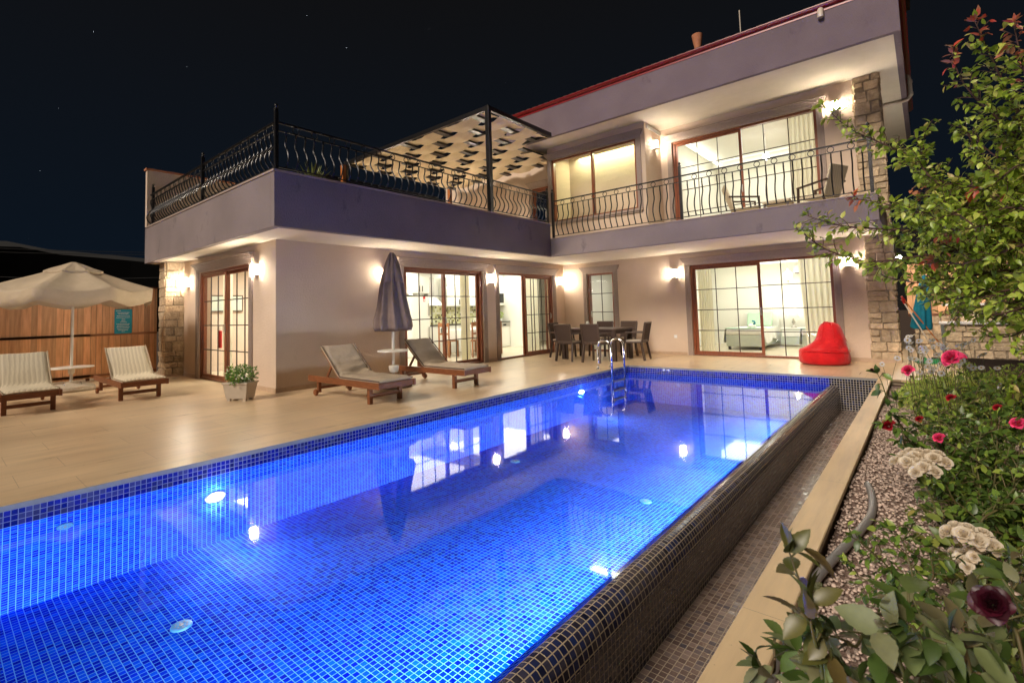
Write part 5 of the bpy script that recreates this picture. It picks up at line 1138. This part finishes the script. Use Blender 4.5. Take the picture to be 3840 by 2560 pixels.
LB = [  # limbs as (px, py, depth)
 ([(4000,1000,4.3),(3850,960,4.2),(3650,900,4.1),(3400,865,4.3),(3180,850,4.6),(3075,825,4.8),(3025,808,4.9)], .016, .03, 0),
 ([(3700,920,4.1),(3450,960,4.2),(3250,980,4.4),(3110,940,4.6),(3030,890,4.7),(3000,862,4.8)], .012, .03, 0),
 ([(4000,950,4.3),(3800,850,4.2),(3600,740,4.3),(3440,600,4.5),(3300,535,4.7),(3180,478,4.8),(3085,392,4.9)], .014, .03, .0),
 ([(3640,780,4.3),(3520,690,4.3),(3455,620,4.4),(3462,550,4.4),(3470,485,4.4)], .010, .0, 0),
 ([(3960,760,4.3),(3860,560,4.2),(3760,460,4.1),(3660,370,4.1),(3600,290,4.1),(3572,205,4.1)], .013, .0, .09),
 ([(3960,760,4.3),(3850,480,4.0),(3770,330,4.0),(3710,200,4.0),(3655,80,4.0)], .013, .0, .10),
 ([(3960,760,4.3),(3900,500,3.8),(3850,300,3.8),(3820,180,3.8),(3800,85,3.8)], .013, .0, .16),
 ([(3960,760,4.3),(3880,420,4.2),(3840,240,4.2)], .010, .0, .1),
 ([(3960,800,4.3),(3800,690,4.0),(3700,620,4.0),(3655,550,4.0),(3625,495,4.0)], .010, .0, .0),
 ([(3960,850,4.3),(3800,760,4.0),(3600,690,4.2),(3450,720,4.4)], .011, .0, .06),
 ([(3980,900,4.3),(3800,870,4.0),(3600,830,4.0),(3420,790,4.2),(3300,760,4.5),(3200,745,4.7)], .012, .0, .05),
 ([(4000,1000,4.3),(3800,1010,3.9),(3600,1040,3.9),(3450,1060,4.1),(3330,1040,4.4)], .012, .0, .0),
 ([(4000,1050,4.3),(3820,1080,3.7),(3660,1110,3.8),(3530,1120,4.0),(3440,1090,4.2)], .012, .0, .0),
 ([(4000,1100,4.3),(3850,1150,3.6),(3720,1180,3.6),(3620,1160,3.8)], .011, .0, .0),
 ([(4000,1150,4.3),(3870,1220,3.4),(3790,1260,3.4),(3700,1260,3.5)], .010, .0, .0),
 ([(4020,1200,4.2),(3900,1320,3.3),(3830,1400,3.3),(3790,1440,3.3)], .010, .0, .0),
 ([(4000,950,4.3),(3850,920,3.6),(3720,960,3.6),(3600,990,3.7),(3500,970,3.8)], .012, .0, .05),
 ([(3980,880,4.3),(3880,800,3.6),(3770,780,3.6),(3680,830,3.7),(3560,900,3.9)], .012, .0, .05),
 ([(3960,760,4.3),(3900,640,3.5),(3820,620,3.5),(3740,680,3.6),(3660,720,3.8)], .010, .0, .05),
 ([(4000,1000,4.4),(3900,1020,3.4),(3820,1080,3.2),(3760,1130,3.2)], .010, .0, .0),
 ([(3980,860,4.3),(3870,700,4.6),(3700,560,4.9),(3600,470,5.0)], .010, .0, .0),
 ([(3980,860,4.3),(3900,940,4.8),(3750,1030,5.0),(3600,1000,5.2),(3480,1000,5.3)], .010, .0, .0),
 ([(3980,860,4.3),(3900,760,4.8),(3700,780,5.0),(3500,860,5.2),(3400,900,5.3)], .010, .0, .0),
 ([(3980,860,4.3),(3800,560,4.3),(3720,420,4.3),(3690,330,4.3)], .010, .0, .0),
]
for path, r0, bare, red in LB: limb(wood, lv, yl, PXP(path), rs, r0, .0028, .027, .26, .068, tipred=red, bare=.12, spread=.8, up=.1)
for k in range(54):   # the dense middle of the crown
    px_ = rs.uniform(3370,3850); f_ = (px_-3300)/540; top = 660-110*max(0,f_-.35); bot = 1030+340*f_; py_ = rs.uniform(top+20,bot-30); d_ = rs.uniform(3.5,5.0)
    limb(wood, lv, yl, PXP([(px_+rs.uniform(120,240),py_+rs.uniform(-40,130),d_+rs.uniform(-.1,.3)),(px_+60,py_+rs.uniform(-20,40),d_),(px_,py_,d_+rs.uniform(-.2,.1))]), rs, .006, .0025, .034, .20, .060, tipred=0, bare=0, spread=.9, up=.05)
def off(mb, loc): mb.v = [(a-loc.x, b-loc.y, c-loc.z) for a, b, c in mb.v]; return mb
off(wood,loc).build('trunk', M['bark'], t, smooth=True); off(lv,loc).build('crown', M['leaf_tree'], t); off(yl,loc).build('young_shoots', M['leaf_young'], t)

# roses
def rose(c, nrm, r, mat, parent, seed=0, full=26):
    rs = random.Random(seed); q = Vector(nrm).to_track_quat('Z','Y'); lv = LV()
    for k in range(full):
        f = (k+.5)/full; a = k*2.4; rad = r*(.12+.62*f); tilt = 1.35-1.15*f; d0 = Vector((math.cos(a),math.sin(a),0)); b = d0*rad*.35+Vector((0,0,-r*.35*f))
        d_ = (d0*math.cos(tilt)+Vector((0,0,math.sin(tilt)))); L_ = r*(.75+.35*f); n_ = (-d0*math.sin(tilt)+Vector((0,0,math.cos(tilt))))
        P_ = Vector(c)+q@b; lv.leaf(P_, q@d_, q@n_, L_, L_*1.25*rs.uniform(.85,1.1), fold=.55, droop=-.25+.5*f, st=((0,.35),(.25,.8),(.55,1),(.8,.9),(.95,.55),(1,.15)))
    loc = parent.location; lv.v = [(a-loc.x,b-loc.y,c_-loc.z) for a,b,c_ in lv.v]; return lv.build('flower', M[mat], parent)
def puff(c, rx, rz_, mat, parent, n, r, seed):
    rs = random.Random(seed); lv = LV(); loc = parent.location
    for k in range(n):
        a = rs.uniform(0,6.28); el = math.asin(rs.uniform(-.15,1)); d0 = Vector((math.cos(a)*math.cos(el),math.sin(a)*math.cos(el),math.sin(el))); P_ = Vector(c)+Vector((d0.x*rx,d0.y*rx,d0.z*rz_))*rs.uniform(.82,1.05)
        for j in range(9):
            dj = (d0*.9+rv(rs,.75)).normalized(); lv.leaf(P_, dj, d0+rv(rs,.3), r*rs.uniform(.7,1.2), r*rs.uniform(.7,1.1), fold=.5, droop=.1, st=((0,.4),(.4,1),(.8,.9),(1,.3)))
    lv.v = [(a-loc.x,b-loc.y,c_-loc.z) for a,b,c_ in lv.v]; return lv.build('flower', M[mat], parent)
def bush(name, label, cat, root, stems, mat, ll, step, tw, seed, r0=.006, bare=.15, big=False, fill=0, fb=None, group=None, spread=1.0):
    rs = random.Random(seed); loc = Vector(root); t = thing(name, label, cat, loc, 0, group); wood, lv = MB(), LV()
    if big:
        orig = lv.leaf; lv.leaf = lambda p, d, n_, L_, W, **k: orig(p, d, n_, L_, W, fold=.3, droop=k.get('droop',.2), st=BIG, ser=.09)
    for s in stems: limb(wood, lv, lv, [loc]+PXP(s) if s[0] != 'w' else s[1:], rs, r0, r0*.35, step, tw, ll, bare=bare, spread=spread)
    off(wood,loc).build('stem', M['stem_green'], t, smooth=True); off(lv,loc).build('foliage', M[mat], t); return t
G = lambda x, y: (x, y, gz(x, y))
# bronze-leaved rose shoot, bottom
b1 = bush('rose_bush', 'rose shoot with bronze leaves at the bottom of the photo over the travertine edge', 'rose bush', G(4.72,-8.95), [
  [(3080,2500,.80),(3030,2330,.80),(3010,2220,.80),(2978,2120,.80),(2960,2070,.80)], [(3100,2560,.78),(3060,2420,.76),(3040,2330,.76),(3045,2260,.76)]], 'leaf_bronze', .050, .036, .05, 3, r0=.0035, bare=.55, big=True, spread=1.2)
b2 = bush('rose_bush', 'pale underside rose leaves filling the bottom right corner', 'rose bush', G(5.0,-8.85), [
  [(3000,2500,.95),(2900,2520,.95),(2850,2500,.95)], [(3200,2560,.9),(3060,2480,.9),(2990,2440,.92)], [(3350,2560,.85),(3200,2420,.85),(3110,2380,.85)], [(3400,2560,.75),(3380,2440,.72),(3340,2340,.7)],
  [(3560,2560,.75),(3500,2450,.72),(3450,2380,.7),(3400,2330,.7)], [(3650,2560,.7),(3620,2480,.7),(3570,2400,.7)], [(3750,2560,.8),(3700,2440,.85),(3720,2350,.9),(3735,2290,.95)], [(3850,2540,.8),(3800,2420,.85),(3770,2320,.9)],
  [(3900,2460,.8),(3840,2330,.85),(3800,2230,.9),(3790,2150,.95)], [(3880,2300,.95),(3820,2200,1.0),(3780,2120,1.1)], [(3600,2540,.9),(3480,2540,.9),(3400,2520,.9)], [(3200,2600,.8),(3130,2540,.8),(3040,2560,.8)], [(3480,2500,1.0),(3420,2380,1.05),(3370,2270,1.1)], [(3700,2550,1.0),(3620,2380,1.1),(3600,2280,1.15)]],
  'leaf_pale', .052, .034, .09, 5, r0=.004, bare=.35, big=True)
rose(at(3720,2262,.62), (-.1,-.75,.5), .0175, 'rose_dark', b2, 2)
b3 = bush('rose_bush', 'small leaved green rose bush on the gravel right of the pipe', 'rose bush', G(4.98,-7.75), [
  [(3420,2300,1.55),(3350,2150,1.6),(3250,2050,1.6),(3190,2010,1.6)], [(3450,2300,1.5),(3420,2150,1.55),(3380,2020,1.6),(3330,1980,1.6)], [(3400,2280,1.6),(3300,2200,1.6),(3200,2150,1.65),(3170,2110,1.65)],
  [(3500,2280,1.5),(3500,2150,1.5),(3480,2050,1.5)], [(3420,2330,1.6),(3380,2250,1.6),(3340,2210,1.6)], [(3450,2280,1.6),(3460,2120,1.7),(3430,2080,1.7)]], 'leaf_dark', .033, .020, .15, 7, r0=.004, bare=.3)
b4 = bush('rose_bush', 'rose bush with cream flower clusters leaning over the gravel', 'rose bush', G(5.25,-7.3), [
  [(3640,2230,1.7),(3560,2050,1.75),(3520,1930,1.8),(3470,1820,1.9)], [(3700,2250,1.5),(3690,2120,1.5),(3670,2040,1.55)], [(3620,2250,1.6),(3600,2160,1.6),(3590,2110,1.6)], [(3720,2280,1.5),(3760,2150,1.5),(3790,2080,1.5)], [(3640,2200,1.7),(3560,2090,1.7),(3470,2030,1.7)], [(3560,2000,1.8),(3490,1950,1.85),(3440,1930,1.9)],
  [(3800,2250,1.4),(3820,2120,1.4),(3850,2030,1.4)]], 'leaf_rose', .045, .028, .14, 9, r0=.005, bare=.25)
for k, (px_, py_, d_, rx, rz_, n_) in enumerate(((3400,1740,1.95,.052,.036,34),(3462,1765,1.9,.060,.042,40),(3500,1725,1.95,.055,.036,34),(3430,1715,2.0,.050,.032,26),(3610,2010,1.5,.05,.035,30),(3665,2030,1.5,.052,.038,32),(3595,2085,1.55,.028,.022,12),(3625,2120,1.5,.026,.02,12),(3650,2080,1.5,.026,.02,12))): 
    for q in range(max(3,n_//5)):
        a_ = q*2.4; f_ = math.sqrt((q+.5)/max(3,n_//5)); dd_ = Vector((math.cos(a_)*f_,math.sin(a_)*f_,.75*(1-f_*f_)))
        rose(at(px_,py_,d_)+Vector((dd_.x*rx*.8,dd_.y*rx*.8,dd_.z*rz_)), (dd_.x-.25,dd_.y-.45,dd_.z+.75), .022 if rx > .03 else .015, 'rose_white', b4, 100+k*20+q, 18)
b5 = bush('rose_bush', 'large dark green rose bush with pink and red flowers in the middle of the bed', 'rose bush', G(5.45,-5.9), [
  [(3640,1950,2.9),(3600,1800,2.9),(3500,1650,3.0),(3440,1600,3.1)], [(3660,1950,2.8),(3650,1780,2.8),(3620,1640,2.9),(3600,1560,2.9)], [(3700,1960,2.7),(3730,1800,2.7),(3740,1650,2.7),(3750,1560,2.7)], [(3720,1960,2.6),(3800,1800,2.6),(3830,1650,2.6)],
  [(3640,1900,3.1),(3560,1700,3.3),(3500,1560,3.5),(3470,1480,3.6)], [(3650,1900,3.1),(3640,1650,3.4),(3610,1520,3.5),(3600,1450,3.6)], [(3680,1900,3.1),(3720,1650,3.4),(3710,1500,3.5),(3700,1440,3.6)], [(3700,1900,3.1),(3800,1650,3.4),(3800,1500,3.5),(3810,1420,3.6)], [(3690,1900,2.9),(3660,1720,3.0),(3560,1600,3.1),(3500,1560,3.2)],
  [(3640,1930,2.8),(3540,1820,2.8),(3470,1740,2.8),(3420,1700,2.9)], [(3680,1950,2.7),(3680,1850,2.7),(3660,1720,2.8),(3680,1620,2.8)], [(3700,1960,2.5),(3780,1860,2.5),(3850,1760,2.5)], [(3640,1960,2.7),(3580,1880,2.7),(3540,1800,2.7)], [(3700,1950,3.0),(3780,1700,3.1),(3800,1540,3.2)], [(3650,1950,3.1),(3560,1720,3.2),(3540,1590,3.3)],[(3700,1980,2.4),(3760,1900,2.4),(3830,1880,2.4)]],
  'leaf_dark', .050, .021, .27, 11, r0=.007, bare=.08)
for k, (px_, py_, d_, r_, m_) in enumerate(((3330,1592,3.0,.034,'rose_red'),(3520,1640,2.9,.028,'rose_pink'),(3740,1527,2.8,.020,'rose_red'),(3815,1585,2.6,.030,'rose_pink'),(3447,1570,3.1,.020,'rose_red'))): rose(at(px_,py_,d_), (-.4,-.5,.7), r_, m_, b5, 60+k, 20)
b6 = bush('rose_bush', 'tall thin rose stem with dark buds arching over the far end of the pool edge', 'rose bush', G(4.95,-5.4), [
  [(3410,1680,3.0),(3380,1600,3.0),(3330,1500,3.0),(3305,1430,3.0),(3290,1400,3.0)], [(3400,1640,3.0),(3370,1560,3.05),(3360,1500,3.05)], [(3360,1570,3.0),(3330,1570,3.0),(3310,1585,3.0)]], 'leaf_dark', .062, .045, .09, 13, r0=.005, bare=.35, spread=1.1)
for px_, py_ in ((3270,1388),(3290,1392),(3315,1405),(3330,1410)): rose(at(px_,py_,3.0), (0,0,1), .016, 'rose_dark', b6, px_, 8)
b7 = bush('rose_bush', 'bright pink rose on a tall stem among the daisies', 'rose bush', G(5.5,-4.6), [[(3600,1720,3.3),(3590,1540,3.3),(3580,1400,3.3),(3573,1365,3.3)], [(3600,1560,3.3),(3560,1500,3.3),(3540,1460,3.3)], [(3600,1600,3.3),(3650,1500,3.3),(3680,1420,3.3)]], 'leaf_rose', .055, .07, .10, 15, r0=.004, bare=.5)
rose(at(3565,1340,3.3), (-.5,-.6,.5), .048, 'rose_pink', b7, 3, 30); rose(at(3595,1335,3.35), (.2,-.3,.8), .036, 'rose_pink', b7, 4, 22); rose(at(3565,1490,3.2), (-.4,-.5,.7), .024, 'rose_red', b7, 9, 18)
b8 = bush('rose_bush', 'pink rose left of the daisies near the end of the deck', 'rose bush', G(5.0,-3.9), [[(3440,1560,4.2),(3420,1460,4.2),(3406,1400,4.2)], [(3450,1560,4.2),(3470,1480,4.2),(3480,1440,4.2)]], 'leaf_rose', .055, .06, .12, 17, r0=.004, bare=.3)
rose(at(3404,1386,4.2), (-.3,-.6,.6), .040, 'rose_pink', b8, 5, 24)
# weeds between, low undergrowth
rs = random.Random(77); lv = LV()
for k in range(9500):
    x = rs.uniform(5.0,7.4); y = rs.uniform(-7.2,-.4)
    if rs.random() > .5+.5*math.sin(x*2.3+1)*math.sin(y*1.7): continue
    z = gz(x,y)+abs(rs.gauss(0,.13)); L_ = rs.uniform(.025,.05); lv.leaf(Vector((x,y,z)), rv(rs)+Vector((0,0,.4)), Vector((0,0,1))+rv(rs,.5), L_, L_*.55)
struct(lv.build('undergrowth', M['leaf_rose']), 'stuff')
# feathery daisy clump
t = thing('daisy_clump', 'pale green feathery clump of white daisies at the far end of the bed', 'daisies', G(5.35,-1.6)); loc = Vector(t.location)
lv = LV(); rs = random.Random(31); st = MB(); heads = LV(); eyes = MB()
for k in range(9000):
    a = rs.uniform(0,6.28); r_ = math.sqrt(rs.random()); x = 5.35+r_*math.cos(a)*.85; y = -1.75+r_*math.sin(a)*1.5; hh = .52*(1-.55*r_**2)*(.8+.3*math.sin(x*7)*math.sin(y*5)); z = gz(x,y)+hh*rs.random()**.6
    lv.leaf(Vector((x,y,z)), rv(rs,.9)+Vector((0,0,.8)), rv(rs), rs.uniform(.03,.06), rs.uniform(.010,.018), droop=.3)
def daisy(c, r_):
    nn = Vector((-.35,-.65,.7))+rv(rs,.35); q = nn.to_track_quat('Z','Y')
    for j in range(13): a = j*2*math.pi/13; heads.leaf(c, q@Vector((math.cos(a),math.sin(a),.12)), q@Vector((0,0,1)), r_, r_*.42, fold=.1, droop=.15, st=((0,.4),(.5,1),(.9,.8),(1,.2)))
    n0 = len(eyes.v); eyes.lathe([(.0,-.004),(r_*.32,0),(r_*.22,r_*.18),(0,r_*.22)], (0,0,0), 8)
    for i in range(n0, len(eyes.v)): v_ = c+q@Vector(eyes.v[i]); eyes.v[i] = tuple(v_)
for (px_, py_, d_) in [(3417,1312,6.2),(3452,1306,6.2),(3485,1350,5.6),(3487,1354,5.0),(3500,1300,6.0),(3520,1290,6.2),(3545,1290,6.4),(3560,1310,6.0),(3590,1295,6.2),(3672,1335,5.0),(3688,1328,5.0),(3680,1378,4.6),(3750,1445,4.0),(3365,1343,6.3),(3412,1342,6.2),(3440,1350,6.1),(3425,1385,5.8),(3308,1365,6.6),(3470,1320,6.0),(3610,1300,6.0),(3630,1285,6.2),(3650,1275,6.4),(3415,1260,6.6),(3425,1256,6.6),(3405,1262,6.6),(3530,1400,5.2),(3650,1380,4.9),(3740,1380,4.6),(3500,1380,5.5),(3450,1395,5.6)]+[(rs.uniform(3400,3640),rs.uniform(1275,1400),rs.uniform(5.0,6.3)) for _ in range(34)]:
    c = at(px_,py_,d_-.3); daisy(c, rs.uniform(.024,.036)); b0 = Vector((c.x+rs.uniform(-.1,.25),c.y+rs.uniform(-.1,.3),gz(c.x,c.y))); st.tube(smooth_path([b0,(b0+c)/2+rv(rs,.03),c],4), .0022, 4)
off(st,loc).build('stem', M['stem_green'], t, smooth=True); off(lv,loc).build('foliage', M['leaf_feather'], t); off(heads,loc).build('petals', M['petal_white'], t); off(eyes,loc).build('flower_centres', M['daisy_eye'], t, smooth=True)
# planter bush and worktop plant
def ball(parent, c, rx, rz_, n, ll, mat, seed, name='foliage', white=0):
    rs = random.Random(seed); lv = LV(); fl = LV()
    for k in range(n):
        d0 = rv(rs).normalized(); r_ = rs.random()**.4*(1+.15*math.sin(d0.x*5+d0.y*7)); P_ = Vector(c)+Vector((d0.x*rx*r_,d0.y*rx*r_,d0.z*rz_*r_)); tgt = fl if rs.random() < white and r_ > .8 else lv; L_ = ll*rs.uniform(.6,1.2)
        tgt.leaf(P_, d0+rv(rs,.6), Vector((0,0,1))+rv(rs,.5), L_, L_*.6)
    lv.build(name, M[mat], parent)
    if white: fl.build('blossom', M['daisy_white'], parent)
ball(PLANTER, (0,0,.38), .225, .155, 1500, .034, 'leaf_bush', 3, white=.05)
ball(WPL, (0,0,.2), .08, .12, 90, .05, 'leaf_feather', 4)
# dim trees on the slope beyond the left fence and behind the house on the right
def far_tree(label, x, y, h, r_, seed):
    t = thing('distant_tree', label, 'tree', (x,y,-1.5), 0, 'dark trees beyond the property'); rs = random.Random(seed); MB().tube([(0,0,0),(.2,.1,h*.5),(0,.2,h*.8)], [.22,.15,.06], 7).build('trunk', M['bark'], t, smooth=True); lv = LV(); cl = [(rv(rs,.45), rs.uniform(.35,.6)) for _ in range(11)]
    for k in range(2600):
        c, cr = cl[rs.randrange(11)]; d0 = rv(rs).normalized()*cr*rs.random()**.35; p_ = Vector((c.x*r_*.8+d0.x*r_, c.y*r_*.8+d0.y*r_, h*.62+c.z*h*.16+d0.z*h*.42)); L_ = .32; lv.leaf(p_, rv(rs), Vector((0,0,1))+rv(rs,.5), L_, L_*.7)
    lv.build('crown', M['leaf_rose'], t)
far_tree('dim tree showing faintly above the left parasol', -24, 6, 7.0, 3.2, 1)
far_tree('dark tree in the night behind the right end of the house', 9.5, 14.5, 8.2, 3.0, 2)
far_tree('dark tree farther right, behind the leafy plum branches', 13.0, 12.5, 7.0, 3.0, 3)
